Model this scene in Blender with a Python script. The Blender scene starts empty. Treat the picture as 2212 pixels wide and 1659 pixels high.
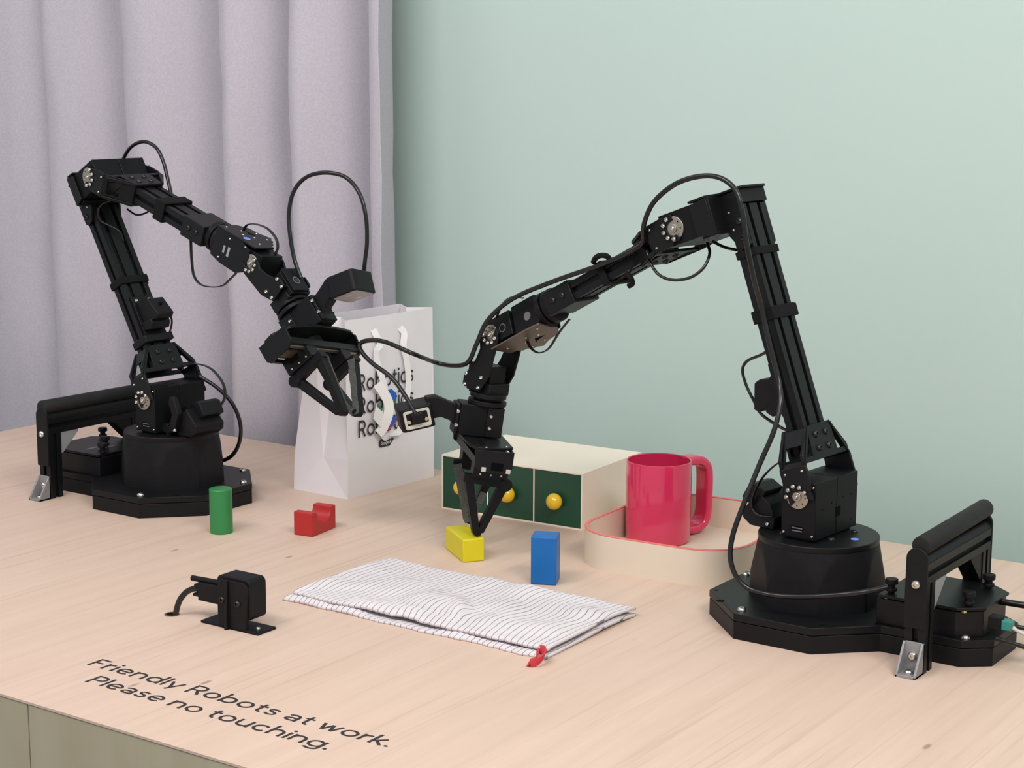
import bpy, bmesh, math, random
from mathutils import Vector, Matrix, noise
random.seed(7)
D = bpy.data
SC = bpy.context.scene
COL = SC.collection
V = Vector

# ------------------------------------------------------------------ camera
F_PX, PITCH, YAW, CAM_H, ROLL = 3850.8, .1730, .6060, .5455, .0042
CX, CY = 1106.0, 829.5
_cy, _sy, _cp, _sp = math.cos(YAW), math.sin(YAW), math.cos(PITCH), math.sin(PITCH)
CF = V((-_sy*_cp, _cy*_cp, -_sp)); _R = V((_cy, _sy, 0)); _U = _R.cross(CF)
CR = _R*math.cos(ROLL)+_U*math.sin(ROLL); CU = -_R*math.sin(ROLL)+_U*math.cos(ROLL)
CC = V((0, 0, CAM_H))
cd = D.cameras.new('camera'); cam = D.objects.new('camera', cd); COL.objects.link(cam)
m = Matrix((CR, CU, -CF)).transposed().to_4x4(); m.translation = CC
cam.matrix_world = m
cd.sensor_width = 36; cd.lens = F_PX/2212*36; cd.clip_start = .05; cd.clip_end = 60
SC.camera = cam

# ------------------------------------------------------------------ world, lamps, exposure
SC.view_settings.view_transform = 'Standard'; SC.view_settings.look = 'None'
SC.view_settings.exposure = 0.84; SC.view_settings.gamma = 1; SC.view_settings.use_curve_mapping = False
w = D.worlds.new('world'); SC.world = w; w.use_nodes = True
bg = w.node_tree.nodes['Background']; bg.inputs[0].default_value = (.93, .97, 1, 1); bg.inputs[1].default_value = .30
def area(name, loc, target, sx, sy, power, col):
    l = D.lights.new(name, 'AREA'); l.shape = 'RECTANGLE'; l.size = sx; l.size_y = sy; l.energy = power; l.color = col
    o = D.objects.new(name, l); COL.objects.link(o); o.location = loc
    o.rotation_euler = (V(target)-V(loc)).to_track_quat('-Z', 'Y').to_euler(); return o
area('ceiling_light_main', (.55, .55, 1.92), (-1.2, 1.7, .1), 1.1, .8, 29, (1, .955, .93))
area('ceiling_light_middle', (-1.25, .25, 1.93), (-1.4, 2.0, .3), 1.3, .7, 22, (1, .96, .97))
area('ceiling_light_left', (-2.6, .7, 1.95), (-2.2, 1.8, .3), .9, .6, 5, (1, .94, .98))

# ------------------------------------------------------------------ materials
def mat(name, col, rough=.5, metal=0, spec=.5, noise_amt=0, noise_scale=200, bump=0, bump_scale=400, coat=0, stretch=None):
    mt = D.materials.new(name); mt.use_nodes = True; nt = mt.node_tree; b = nt.nodes['Principled BSDF']
    b.inputs['Base Color'].default_value = (*col, 1); b.inputs['Roughness'].default_value = rough
    b.inputs['Metallic'].default_value = metal; b.inputs['Specular IOR Level'].default_value = spec
    b.inputs['Coat Weight'].default_value = coat; b.inputs['Coat Roughness'].default_value = .1
    tc = nt.nodes.new('ShaderNodeTexCoord'); src = tc.outputs['Object']
    if stretch:
        mp = nt.nodes.new('ShaderNodeMapping'); mp.inputs['Scale'].default_value = stretch
        nt.links.new(src, mp.inputs[0]); src = mp.outputs[0]
    n = nt.nodes.new('ShaderNodeTexNoise'); n.inputs['Scale'].default_value = noise_scale; n.inputs['Detail'].default_value = 4
    nt.links.new(src, n.inputs['Vector'])
    if noise_amt:
        mx = nt.nodes.new('ShaderNodeMix'); mx.data_type = 'RGBA'
        mx.inputs[6].default_value = (*[c*(1-noise_amt) for c in col], 1); mx.inputs[7].default_value = (*[min(1, c*(1+noise_amt)) for c in col], 1)
        nt.links.new(n.outputs[0], mx.inputs[0]); nt.links.new(mx.outputs[2], b.inputs['Base Color'])
    if bump:
        n2 = nt.nodes.new('ShaderNodeTexNoise'); n2.inputs['Scale'].default_value = bump_scale; n2.inputs['Detail'].default_value = 3
        nt.links.new(src, n2.inputs['Vector'])
        bp = nt.nodes.new('ShaderNodeBump'); bp.inputs['Strength'].default_value = bump; bp.inputs['Distance'].default_value = .001
        nt.links.new(n2.outputs[0], bp.inputs['Height']); nt.links.new(bp.outputs[0], b.inputs['Normal'])
    return mt
M = {}
M['anod'] = mat('black_anodised_metal', (.0050, .0053, .0062), .42, 0, .24, .25, 300, .1, 900)
M['plast'] = mat('black_printed_plastic', (.0062, .0060, .0072), .5, 0, .2, .2, 120, .12, 700)
M['motor'] = mat('black_motor_shell', (.0040, .0043, .0052), .48, 0, .2, .2, 200)
M['flatblack'] = mat('hole_shade_and_label_black', (.002, .002, .002), .9, 0, .1)  # flat black: shade of holes and recesses, also the type label ground
M['cable'] = mat('black_cable_rubber', (.006, .0052, .0055), .28, 0, .5, .2, 300)
M['velcro'] = mat('black_strap_fabric', (.005, .0048, .0055), .8, 0, .2, .3, 900, .3, 1500)
M['foam'] = mat('black_foam', (.014, .014, .014), .7, 0, .3, .35, 90, .4, 500)
M['steel'] = mat('steel_screw', (.62, .60, .57), .22, 1, .5, .1, 300)
M['dscrew'] = mat('black_oxide_screw', (.035, .035, .037), .3, .6, .5)
M['horn'] = mat('warm_grey_metal_horn', (.46, .41, .35), .38, 1, .5, .1, 400)
M['gold'] = mat('brass_screw', (.75, .60, .32), .28, 1, .5)
M['alu'] = mat('cast_aluminium', (.27, .27, .275), .5, .25, .5, .2, 300, .3, 900)
M['plate'] = mat('plate_metal_table_reflection', (.16, .13, .115), .42, .75, .5, .1, 300)  # black wrist plate with the table's brown reflection put into its colour
M['lens'] = mat('grey_camera_front', (.42, .38, .40), .35, 0, .5)
M['silver'] = mat('silver_port_frame', (.62, .60, .54), .38, .5, .5)
M['led'] = mat('blue_round_sticker', (.18, .28, .85), .4)
M['pad'] = mat('grip_tape', (.085, .088, .082), .4, 0, .6, .9, 700, 1.0, 1200)
M['grey'] = mat('grey_gusset_plastic', (.27, .27, .28), .45, 0, .5, .08, 200)
M['labelw'] = mat('printed_grey_label', (.12, .12, .118), .5)
M['teal'] = mat('teal_plug', (.03, .22, .20), .4)
M['clear'] = mat('translucent_sleeve', (.6, .57, .5), .3)
M['paper'] = mat('white_bag_paper', (.80, .765, .79), .55, 0, .35, .03, 30, .1, 60)
M['ink'] = mat('black_ink', (.022, .018, .020), .5)
M['white_ink'] = mat('white_ink', (.8, .8, .8), .5)
M['ribbon'] = mat('white_ribbon', (.85, .83, .83), .6, 0, .3, .05, 500)
M['tagw'] = mat('white_card', (.82, .80, .78), .5)
M['tblue'] = mat('blue_print', (.01, .10, .52), .4); M['tgreen'] = mat('green_print', (.01, .17, .08), .4); M['tred'] = mat('red_print', (.6, .05, .06), .4)
M['cream'] = mat('cream_lacquer', (.93, .82, .68), .4, 0, .4, .03, 20)
M['dgreen'] = mat('dark_green_gloss', (.007, .070, .038), .3, 0, .5, .1, 20)
M['knob'] = mat('yellow_gloss_knob', (.95, .60, .02), .16, 0, .5, 0, coat=.5)
M['pink'] = mat('glossy_pink_plastic', (.68, .030, .105), .17, 0, .5, .05, 20, coat=.6)
M['tray'] = mat('ivory_tray', (.72, .62, .50), .38, 0, .4, .03, 20)
M['rim'] = mat('coral_rim', (.74, .17, .14), .4)
M['bgreen'] = mat('painted_green_wood', (.028, .205, .060), .42, 0, .4, .12, 60, .1, 300, stretch=(1, 1, .2))
M['bred'] = mat('painted_red_wood', (.42, .020, .020), .42, 0, .4, .1, 60, .1, 300)
M['byellow'] = mat('painted_yellow_wood', (.66, .58, .012), .45, 0, .4, .08, 60, .1, 300)
M['bblue'] = mat('painted_blue_wood', (.006, .125, .40), .42, 0, .4, .12, 60, .1, 300, stretch=(1, 1, .2))
M['loop'] = mat('red_cotton_tape', (.62, .06, .075), .8, 0, .2, .15, 900, .4, 1500)
M['floor'] = mat('grey_carpet', (.10, .10, .11), .95, 0, .1, .3, 200, .5, 500)
M['brass'] = mat('dull_brass_ring', (.34, .24, .13), .45, .8, .5)

def wood(name, c_lo, c_hi, stretch, streak=(.36, .25, .18), flecks=True):
    mt = D.materials.new(name); mt.use_nodes = True; nt = mt.node_tree; b = nt.nodes['Principled BSDF']; N = nt.nodes.new; L = nt.links.new
    b.inputs['Roughness'].default_value = .48; b.inputs['Specular IOR Level'].default_value = .3
    tc = N('ShaderNodeTexCoord'); mp = N('ShaderNodeMapping'); mp.inputs['Scale'].default_value = stretch; L(tc.outputs['Object'], mp.inputs[0])
    n1 = N('ShaderNodeTexNoise'); n1.inputs['Scale'].default_value = 1.6; n1.inputs['Detail'].default_value = 7; n1.inputs['Roughness'].default_value = .62; n1.inputs['Distortion'].default_value = .35; L(mp.outputs[0], n1.inputs['Vector'])
    r1 = N('ShaderNodeValToRGB'); r1.color_ramp.elements[0].position = .3; r1.color_ramp.elements[1].position = .68
    r1.color_ramp.elements[0].color = (*c_lo, 1); r1.color_ramp.elements[1].color = (*c_hi, 1); L(n1.outputs[0], r1.inputs[0])
    # fine dark streaks
    mp2 = N('ShaderNodeMapping'); mp2.inputs['Scale'].default_value = [s*5 if s > 8 else s*1.6 for s in stretch]; L(tc.outputs['Object'], mp2.inputs[0])
    n2 = N('ShaderNodeTexNoise'); n2.inputs['Scale'].default_value = 1.0; n2.inputs['Detail'].default_value = 5; n2.inputs['Distortion'].default_value = .5; L(mp2.outputs[0], n2.inputs['Vector'])
    r2 = N('ShaderNodeValToRGB'); r2.color_ramp.elements[0].position = .57; r2.color_ramp.elements[1].position = .78
    r2.color_ramp.elements[0].color = (0, 0, 0, 1); r2.color_ramp.elements[1].color = (.38, .38, .38, 1); L(n2.outputs[0], r2.inputs[0])
    mx = N('ShaderNodeMix'); mx.data_type = 'RGBA'; L(r2.outputs[0], mx.inputs[0]); L(r1.outputs[0], mx.inputs[6]); mx.inputs[7].default_value = (*streak, 1)
    out = mx.outputs[2]
    if flecks:
        mp3 = N('ShaderNodeMapping'); mp3.inputs['Scale'].default_value = [14 if s > 8 else 5 for s in stretch]; L(tc.outputs['Object'], mp3.inputs[0])
        vo = N('ShaderNodeTexVoronoi'); vo.inputs['Scale'].default_value = 1.3; L(mp3.outputs[0], vo.inputs['Vector'])
        r3 = N('ShaderNodeValToRGB'); r3.color_ramp.elements[0].position = .03; r3.color_ramp.elements[1].position = .06
        r3.color_ramp.elements[0].color = (.6, .6, .6, 1); r3.color_ramp.elements[1].color = (0, 0, 0, 1); L(vo.outputs['Distance'], r3.inputs[0])
        mx2 = N('ShaderNodeMix'); mx2.data_type = 'RGBA'; L(r3.outputs[0], mx2.inputs[0]); L(out, mx2.inputs[6]); mx2.inputs[7].default_value = (.22, .12, .06, 1); out = mx2.outputs[2]
    L(out, b.inputs['Base Color']); return mt
M['table'] = wood('birch_plywood_top', (.625, .468, .368), (.69, .522, .42), (34, 1.8, 34))
M['side'] = wood('birch_plywood_side_shaded', (.42, .37, .25), (.52, .47, .335), (7, 7, 1.2), (.30, .26, .16), False)  # same plywood, shade on the upright panels put into a darker olive
M['edge'] = mat('plywood_edge', (.32, .20, .12), .7, 0, .2, .3, 60)

def fabric(name, c1, c2, scale, bumpd, rough=.9):
    mt = D.materials.new(name); mt.use_nodes = True; nt = mt.node_tree; b = nt.nodes['Principled BSDF']; N = nt.nodes.new; L = nt.links.new
    b.inputs['Roughness'].default_value = rough; b.inputs['Specular IOR Level'].default_value = .15; b.inputs['Sheen Weight'].default_value = .15
    tc = N('ShaderNodeTexCoord'); n1 = N('ShaderNodeTexNoise'); n1.inputs['Scale'].default_value = scale; n1.inputs['Detail'].default_value = 3; L(tc.outputs['Object'], n1.inputs['Vector'])
    r1 = N('ShaderNodeValToRGB'); r1.color_ramp.elements[0].position = .35; r1.color_ramp.elements[1].position = .65
    r1.color_ramp.elements[0].color = (*c1, 1); r1.color_ramp.elements[1].color = (*c2, 1); L(n1.outputs[0], r1.inputs[0]); L(r1.outputs[0], b.inputs['Base Color'])
    bp = N('ShaderNodeBump'); bp.inputs['Strength'].default_value = .5; bp.inputs['Distance'].default_value = bumpd; L(n1.outputs[0], bp.inputs['Height']); L(bp.outputs[0], b.inputs['Normal'])
    return mt
M['curtain'] = fabric('lilac_grey_curtain_cloth', (.465, .435, .485), (.515, .485, .535), 330, .0005)
M['wall'] = mat('mint_green_paint', (.475, .600, .555), .62, 0, .35, .02, 3, .05, 300)
M['ceil'] = mat('white_ceiling', (.8, .8, .8), .8)

# ------------------------------------------------------------------ helpers
def px(x, y, P0, N):
    """the point of the plane (P0, N) that the camera sees at pixel x, y of the photograph"""
    d = CF + CR*((x-CX)/F_PX) - CU*((y-CY)/F_PX)
    N = V(N); return CC + d*(((V(P0)-CC).dot(N))/d.dot(N))
def frame(o, x, y, z):
    mm = Matrix((x, y, z)).transposed().to_4x4(); mm.translation = V(o); return mm
ABS = {}
def place(o, parent, Mabs):
    ABS[o.name] = Mabs.copy(); COL.objects.link(o)
    if parent is not None:
        o.parent = parent; o.matrix_local = ABS[parent.name].inverted() @ Mabs
    else: o.matrix_world = Mabs
    return o
def empty(name, Mabs, label, cat, group=None):
    o = D.objects.new(name, None); o.empty_display_size = .02; place(o, None, Mabs); tag(o, label, cat, group); return o
def tag(o, label=None, cat=None, group=None, kind=None):
    if label: o['label'] = label
    if cat: o['category'] = cat
    if group: o['group'] = group
    if kind: o['kind'] = kind
    return o
I4 = Matrix.Identity(4)
class MB:
    """collects shapes in local metres (mm=True: millimetres) and links them as ONE mesh object"""
    def __init__(s, mm=True): s.bm = bmesh.new(); s.k = .001 if mm else 1.0; s.mi = 0
    def _v(s, p): return s.bm.verts.new(V(p)*s.k)
    def _f(s, vs):
        try: f = s.bm.faces.new(vs); f.material_index = s.mi; return f
        except ValueError: return None
    def box(s, x0, x1, y0, y1, z0, z1, R=None):
        vs = []
        for z in (z0, z1):
            for x, y in ((x0, y0), (x1, y0), (x1, y1), (x0, y1)):
                p = V((x, y, z)); vs.append(s._v(R @ p if R else p))
        for f in ((3, 2, 1, 0), (4, 5, 6, 7), (0, 1, 5, 4), (1, 2, 6, 5), (2, 3, 7, 6), (3, 0, 4, 7)): s._f([vs[i] for i in f])
        return s
    def prism(s, poly, axis, a0, a1, R=None):
        """poly in the two other axes (in x,y,z order), extruded along axis from a0 to a1"""
        def mk(u, v, a):
            p = V({0: (a, u, v), 1: (u, a, v), 2: (u, v, a)}[axis]); return s._v(R @ p if R else p)
        A = [mk(u, v, a0) for u, v in poly]; B = [mk(u, v, a1) for u, v in poly]
        s._f(A[::-1]); s._f(B); n = len(poly)
        for i in range(n): s._f([A[i], A[(i+1) % n], B[(i+1) % n], B[i]])
        return s
    def frameplate(s, outer, inner, axis, a0, a1):
        """plate with one hole: outer and inner polygons of equal length"""
        def mk(u, v, a): return s._v({0: (a, u, v), 1: (u, a, v), 2: (u, v, a)}[axis])
        O0 = [mk(u, v, a0) for u, v in outer]; O1 = [mk(u, v, a1) for u, v in outer]
        I0 = [mk(u, v, a0) for u, v in inner]; I1 = [mk(u, v, a1) for u, v in inner]; n = len(outer)
        for i in range(n):
            j = (i+1) % n
            s._f([O0[i], O0[j], O1[j], O1[i]]); s._f([I0[j], I0[i], I1[i], I1[j]])
            s._f([O0[j], O0[i], I0[i], I0[j]]); s._f([O1[i], O1[j], I1[j], I1[i]])
        return s
    def cyl(s, p0, p1, r0, r1=None, seg=24):
        r1 = r0 if r1 is None else r1; p0 = V(p0); p1 = V(p1); d = (p1-p0).normalized()
        a = d.orthogonal().normalized(); b = d.cross(a)
        A = []; B = []
        for i in range(seg):
            t = 2*math.pi*i/seg; e = a*math.cos(t)+b*math.sin(t); A.append(s._v(p0+e*r0)); B.append(s._v(p1+e*r1))
        s._f(A[::-1]); s._f(B)
        for i in range(seg): s._f([A[i], A[(i+1) % seg], B[(i+1) % seg], B[i]])
        return s
    def lathe(s, prof, seg=48, R=None, close=False):
        rings = []
        for r, z in prof:
            if r < 1e-6:
                p = V((0, 0, z)); rings.append([s._v(R @ p if R else p)])
            else:
                q = []
                for i in range(seg):
                    t = 2*math.pi*i/seg; p = V((r*math.cos(t), r*math.sin(t), z)); q.append(s._v(R @ p if R else p))
                rings.append(q)
        prs = list(zip(rings[:-1], rings[1:]))
        if close: prs.append((rings[-1], rings[0]))
        for a, b in prs:
            for i in range(seg):
                j = (i+1) % seg
                if len(a) == 1 and len(b) > 1: s._f([a[0], b[j], b[i]][::-1])
                elif len(b) == 1 and len(a) > 1: s._f([a[i], a[j], b[0]])
                elif len(a) > 1: s._f([a[i], a[j], b[j], b[i]])
        return s
    def sweep(s, pts, prof, caps=True, ref=None, closed=False):
        """sweep a closed profile [(a,b)..] along points; ref fixes the profile's second axis"""
        pts = [V(p) for p in pts]; n = len(pts); rings = []
        nrm = None
        for i, p in enumerate(pts):
            if closed: t = (pts[(i+1) % n]-pts[i-1]).normalized()
            else: t = (pts[min(i+1, n-1)]-pts[max(i-1, 0)]).normalized()
            if ref is not None:
                b = (V(ref)-t*V(ref).dot(t)).normalized(); a = b.cross(t)
            else:
                if nrm is None: nrm = t.orthogonal().normalized()
                nrm = (nrm-t*nrm.dot(t)).normalized(); a = nrm; b = t.cross(a)
            rings.append([s._v(p+a*u+b*v) for u, v in prof])
        k = len(prof)
        for i in range(n if closed else n-1):
            A = rings[i]; B = rings[(i+1) % n]
            for j in range(k): s._f([A[j], A[(j+1) % k], B[(j+1) % k], B[j]])
        if caps and not closed: s._f(rings[0][::-1]); s._f(rings[-1])
        return s
    def tube(s, pts, r, seg=10): return s.sweep(pts, [(r*math.cos(2*math.pi*i/seg), r*math.sin(2*math.pi*i/seg)) for i in range(seg)])
    def build(s, name, material, parent=None, Mabs=I4, bevel=0, smooth=True, segs=2, kind=None, label=None, ang=32):
        me = D.meshes.new(name); bmesh.ops.recalc_face_normals(s.bm, faces=s.bm.faces[:])
        s.bm.to_mesh(me); s.bm.free()
        for mm in (material if isinstance(material, (list, tuple)) else [material]): me.materials.append(M[mm])
        if smooth:
            me.shade_smooth(); me.set_sharp_from_angle(angle=math.radians(ang))
        o = D.objects.new(name, me); place(o, parent, Mabs)
        if bevel:
            b = o.modifiers.new('bevel', 'BEVEL'); b.width = bevel*.001; b.segments = segs; b.limit_method = 'ANGLE'; b.angle_limit = math.radians(30); b.use_clamp_overlap = True
        if kind: o['kind'] = kind
        if label: o['label'] = label
        return o
def spline(pts, n=8):
    pts = [V(p) for p in pts]; out = []
    P = [pts[0]*2-pts[1]]+pts+[pts[-1]*2-pts[-2]]
    for i in range(1, len(P)-2):
        a, b, c, d = P[i-1], P[i], P[i+1], P[i+2]
        for k in range(n):
            t = k/n
            out.append(.5*((2*b)+(c-a)*t+(2*a-5*b+4*c-d)*t*t+(3*b-a-3*c+d)*t**3))
    out.append(pts[-1]); return out
def rrect(w, h, r, n=5):
    out = []
    for cx, cy, a0 in ((w/2-r, h/2-r, 0), (-w/2+r, h/2-r, 90), (-w/2+r, -h/2+r, 180), (w/2-r, -h/2+r, 270)):
        for k in range(n+1):
            a = math.radians(a0+90*k/n); out.append((cx+r*math.cos(a), cy+r*math.sin(a)))
    return out
# shared screw meshes
def screw_mesh(name, material, r, h, rec):
    b = MB()
    b.lathe([(0, h*.45), (rec, h*.45), (rec, h), (r*.62, h), (r*.9, h*.62), (r, h*.2), (r, 0), (0, 0)], 16)
    me = D.meshes.new(name); bmesh.ops.recalc_face_normals(b.bm, faces=b.bm.faces[:]); b.bm.to_mesh(me); b.bm.free()
    me.materials.append(M[material]); me.shade_smooth(); me.set_sharp_from_angle(angle=math.radians(40)); return me
SCREW = {'steel': screw_mesh('screw_steel', 'steel', 2.5, 2.0, 1.1), 'small': screw_mesh('screw_small', 'steel', 1.45, 1.2, .6),
         'dark': screw_mesh('screw_dark', 'dscrew', 3.6, 2.3, 1.6), 'big': screw_mesh('screw_big', 'steel', 4.6, 3.0, 1.9), 'gold': screw_mesh('screw_gold', 'gold', 2.6, 2.4, 1.1)}
def screw(kind, parent, F, pos, nrm, name='screw'):
    """a screw at local position pos (mm) of frame F, standing along the local direction nrm"""
    o = D.objects.new(name, SCREW[kind]); q = V(nrm).to_track_quat('Z', 'X').to_matrix().to_4x4()
    return place(o, parent, F @ Matrix.Translation(V(pos)*.001) @ q)
# a plain geometric sans drawn with strokes (cap height = 1)
def _arc(cx, cy, rx, ry, a0, a1, n=22): return [(cx+rx*math.cos(math.radians(a0+(a1-a0)*k/n)), cy+ry*math.sin(math.radians(a0+(a1-a0)*k/n))) for k in range(n+1)]
def _dot(x, y): return ('dot', x, y)
_h = .065; _ring = _arc(.36, .35, .292, .292, 0, 360, 40)
GL = {
 'F': ([[(_h, 0), (_h, 1)], [(_h, 1-_h), (.58, 1-_h)], [(_h, .5), (.50, .5)]], .60),
 'P': ([[(_h, 0), (_h, 1)], [(_h, 1-_h), (.36, 1-_h)]+_arc(.36, .6975, .25, .2375, 90, -90)+[(_h, .46)]], .66),
 'R': ([[(_h, 0), (_h, 1)], [(_h, 1-_h), (.36, 1-_h)]+_arc(.36, .6975, .25, .2375, 90, -90)+[(_h, .46)], [(.36, .46), (.64, 0)]], .70),
 'r': ([[(_h, 0), (_h, .70)], _arc(.34, .385, .275, .25, 180, 80)], .38),
 'i': ([[(_h, 0), (_h, .70)], _dot(_h, .90)], .13),
 'e': ([_arc(.36, .35, .292, .292, 0, 318, 36), [(.10, .35), (.68, .35)]], .70),
 'n': ([[(_h, 0), (_h, .70)], _arc(.335, .385, .27, .25, 180, 0)+[(.605, 0)]], .67),
 'd': ([_ring, [(.655, 0), (.655, 1.02)]], .72),
 'b': ([_ring, [(_h, 0), (_h, 1.02)]], .72),
 'l': ([[(_h, 0), (_h, 1.02)]], .13),
 'y': ([[(.03, .70), (.325, .03)], [(.62, .70), (.24, -.24)]], .65),
 'o': ([_ring], .72),
 't': ([[(.2, .92), (.2, .22)]+_arc(.36, .22, .16, .155, 180, 285), [(.02, .64), (.42, .64)]], .42),
 's': ([[(.49, .55), (.42, .615), (.28, .637), (.15, .60), (.10, .51), (.15, .42), (.29, .365), (.43, .31), (.48, .20), (.42, .10), (.28, .063), (.13, .09), (.05, .17)]], .54),
 'a': ([[(.07, .53), (.13, .60), (.29, .637), (.45, .60), (.525, .50), (.535, .40), (.535, 0)], _arc(.30, .20, .235, .138, 0, 360, 30)], .60),
 'w': ([[(.03, .70), (.24, .03)], [(.24, .03), (.44, .67)], [(.44, .67), (.64, .03)], [(.64, .03), (.85, .70)]], .88),
 'k': ([[(_h, 0), (_h, 1.02)], [(.51, .70), (.08, .25)], [(.21, .38), (.55, 0)]], .58),
 'u': ([[(_h, .70)]+_arc(.335, .315, .27, .25, 180, 360), [(.605, .70), (.605, 0)]], .67),
 'c': ([_arc(.36, .35, .292, .292, 42, 318, 30)], .64),
 'h': ([[(_h, 0), (_h, 1.02)], _arc(.335, .385, .27, .25, 180, 0)+[(.605, 0)]], .67),
 'g': ([_ring, [(.655, .70), (.655, -.02)]+_arc(.37, -.02, .285, .195, 0, -150)], .72),
 'G': ([_arc(.47, .5, .40, .435, 45, 360, 36)+[(.5, .5)]], .92),
 'A': ([[(.04, 0), (.39, .97)], [(.39, .97), (.74, 0)], [(.15, .33), (.63, .33)]], .78),
 'I': ([[(_h, 0), (_h, 1)]], .13),
 '.': ([_dot(.085, .085)], .17), ' ': ([], .20)}
def text(body, cap, name, material, parent, Mabs, x0=0, x1=None, z=0, sw=.13):
    """lettering as flat strokes; x0..x1 is the width of the line, cap its cap height"""
    bm = bmesh.new(); X = 0; gap = .115; strokes = []
    for ch in body:
        st, adv = GL[ch]
        for q in st: strokes.append(('dot', q[1]+X, q[2]) if q[0] == 'dot' else [(a+X, b_) for a, b_ in q])
        X += adv+gap
    Wt = X-gap; kx = ((x1-x0)/Wt) if x1 is not None else cap
    P = lambda a, b_, zz: bm.verts.new((x0+a*kx, b_*cap, zz))
    for n_, q in enumerate(strokes):
        zz = z+n_ % 3*.000004
        if q[0] == 'dot':
            bm.faces.new([P(q[1]+.085*math.cos(t*math.pi/10), q[2]+.085*math.sin(t*math.pi/10), zz) for t in range(20)]); continue
        L_, R_ = [], []; closed = (V(q[0])-V(q[-1])).length < 1e-6; n = len(q)
        for i, p in enumerate(q):
            a = V(q[i-1]) if i else (V(q[-2]) if closed else V(p)); c = V(q[i+1]) if i < n-1 else (V(q[1]) if closed else V(p))
            t = (c-a).normalized(); nn = V((-t.y, t.x))*sw/2; L_.append(P(p[0]+nn.x, p[1]+nn.y, zz)); R_.append(P(p[0]-nn.x, p[1]-nn.y, zz))
        for i in range(n-1): bm.faces.new((R_[i], R_[i+1], L_[i+1], L_[i]))
    me = D.meshes.new(name); bm.to_mesh(me); bm.free(); me.materials.append(M[material])
    o = D.objects.new(name, me); place(o, parent, Mabs); return o

# ------------------------------------------------------------------ the setting
b = MB(False); b.box(-5, 2.6, 2.10, 2.18, -.9, 2.0); tag(b.build('wall_back', 'wall', smooth=False), kind='structure')
b = MB(False); b.box(-5, 2.6, -1.2, 2.10, -.95, -.9); tag(b.build('floor', 'floor', smooth=False), kind='structure')
b = MB(False); b.box(-5, 2.6, -1.2, 2.2, 2.0, 2.06); tag(b.build('ceiling', 'ceil', smooth=False), kind='structure')

# curtain: one cloth hung in deep folds
def curtain():
    ridges = [-3.05, -2.86, -2.66, -2.47, -2.315, -2.122, -1.905, -1.762, -1.620]
    amp = [.09, .08, .09, .07, .030, .085, .10, .085, .09]
    pts = []
    for i, x in enumerate(ridges[:-1]):
        w_ = ridges[i+1]-x; a = amp[i+1]; y0 = 1.98
        pts += [(x, y0+.014), (x+.07*w_, y0+.002), (x+.22*w_, y0), (x+.45*w_, y0+.25*a), (x+.66*w_, y0+.68*a), (x+.82*w_, y0+.98*a), (x+.92*w_, y0+.85*a), (x+.975*w_, y0+.45*a)]
    x = ridges[-1]; pts += [(x, 1.996), (x+.006, 1.984), (x+.018, 1.977), (x+.030, 1.975)]
    path = spline([(p[0], p[1], 0) for p in pts], 7); nz = 46; bm = bmesh.new(); rows = []
    z0, z1 = -.86, 1.9
    for k in range(nz+1):
        z = z0+(z1-z0)*k/nz; row = []
        for i, p in enumerate(path):
            dx = .010*math.sin(z*2.1+p.x*5)+.006*noise.noise(V((p.x*6, z*3, 0)))
            dy = .006*noise.noise(V((p.x*14, z*7, 3)))+.003*noise.noise(V((p.x*40, z*22, 9)))
            row.append(bm.verts.new((p.x+dx*min(1, (path[-1].x-p.x)*6+.3)-.012*z, min(2.09, p.y+dy), z)))
        rows.append(row)
    for a, c in zip(rows[:-1], rows[1:]):
        for i in range(len(path)-1): bm.faces.new((a[i], a[i+1], c[i+1], c[i]))
    me = D.meshes.new('curtain'); bm.to_mesh(me); bm.free(); me.materials.append(M['curtain']); me.shade_smooth()
    o = D.objects.new('curtain', me); place(o, None, I4)
    s = o.modifiers.new('thick', 'SOLIDIFY'); s.thickness = .0015
    tag(o, 'tall lilac-grey pleated fabric curtain hanging behind the table at the left', 'curtain')
curtain()

# ------------------------------------------------------------------ the table
TX0, TX1, TY0, TY1 = -2.17, .75, .985, 1.937
table = empty('table', Matrix.Translation((-.7, 1.46, -.9)), 'large pale birch plywood table with printed lettering on its top', 'table')
b = MB(False); b.box(TX0, TX1, TY0, TY1, -.0022, 0); b.mi = 1; b.box(TX0+.0004, TX1-.0004, TY0+.0004, TY1-.0004, -.0026, -.0022)
b.build('tabletop', ['table', 'edge'], table, I4, smooth=False)
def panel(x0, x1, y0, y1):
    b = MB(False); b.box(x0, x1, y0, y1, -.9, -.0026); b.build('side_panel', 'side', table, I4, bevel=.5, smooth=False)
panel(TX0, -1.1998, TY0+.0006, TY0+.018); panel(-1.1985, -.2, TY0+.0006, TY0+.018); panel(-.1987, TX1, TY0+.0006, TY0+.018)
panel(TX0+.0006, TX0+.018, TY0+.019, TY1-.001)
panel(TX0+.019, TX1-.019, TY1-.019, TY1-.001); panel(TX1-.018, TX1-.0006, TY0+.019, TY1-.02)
text('Friendly Robots at work.', .0198, 'lettering', 'ink', table, Matrix.Translation((0, 1.0832, .00015)), -1.2318, -.8745, sw=.135)
text('Please no touching.', .0198, 'lettering', 'ink', table, Matrix.Translation((0, 1.0495, .00015)), -1.1975, -.9115, sw=.135)

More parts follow.
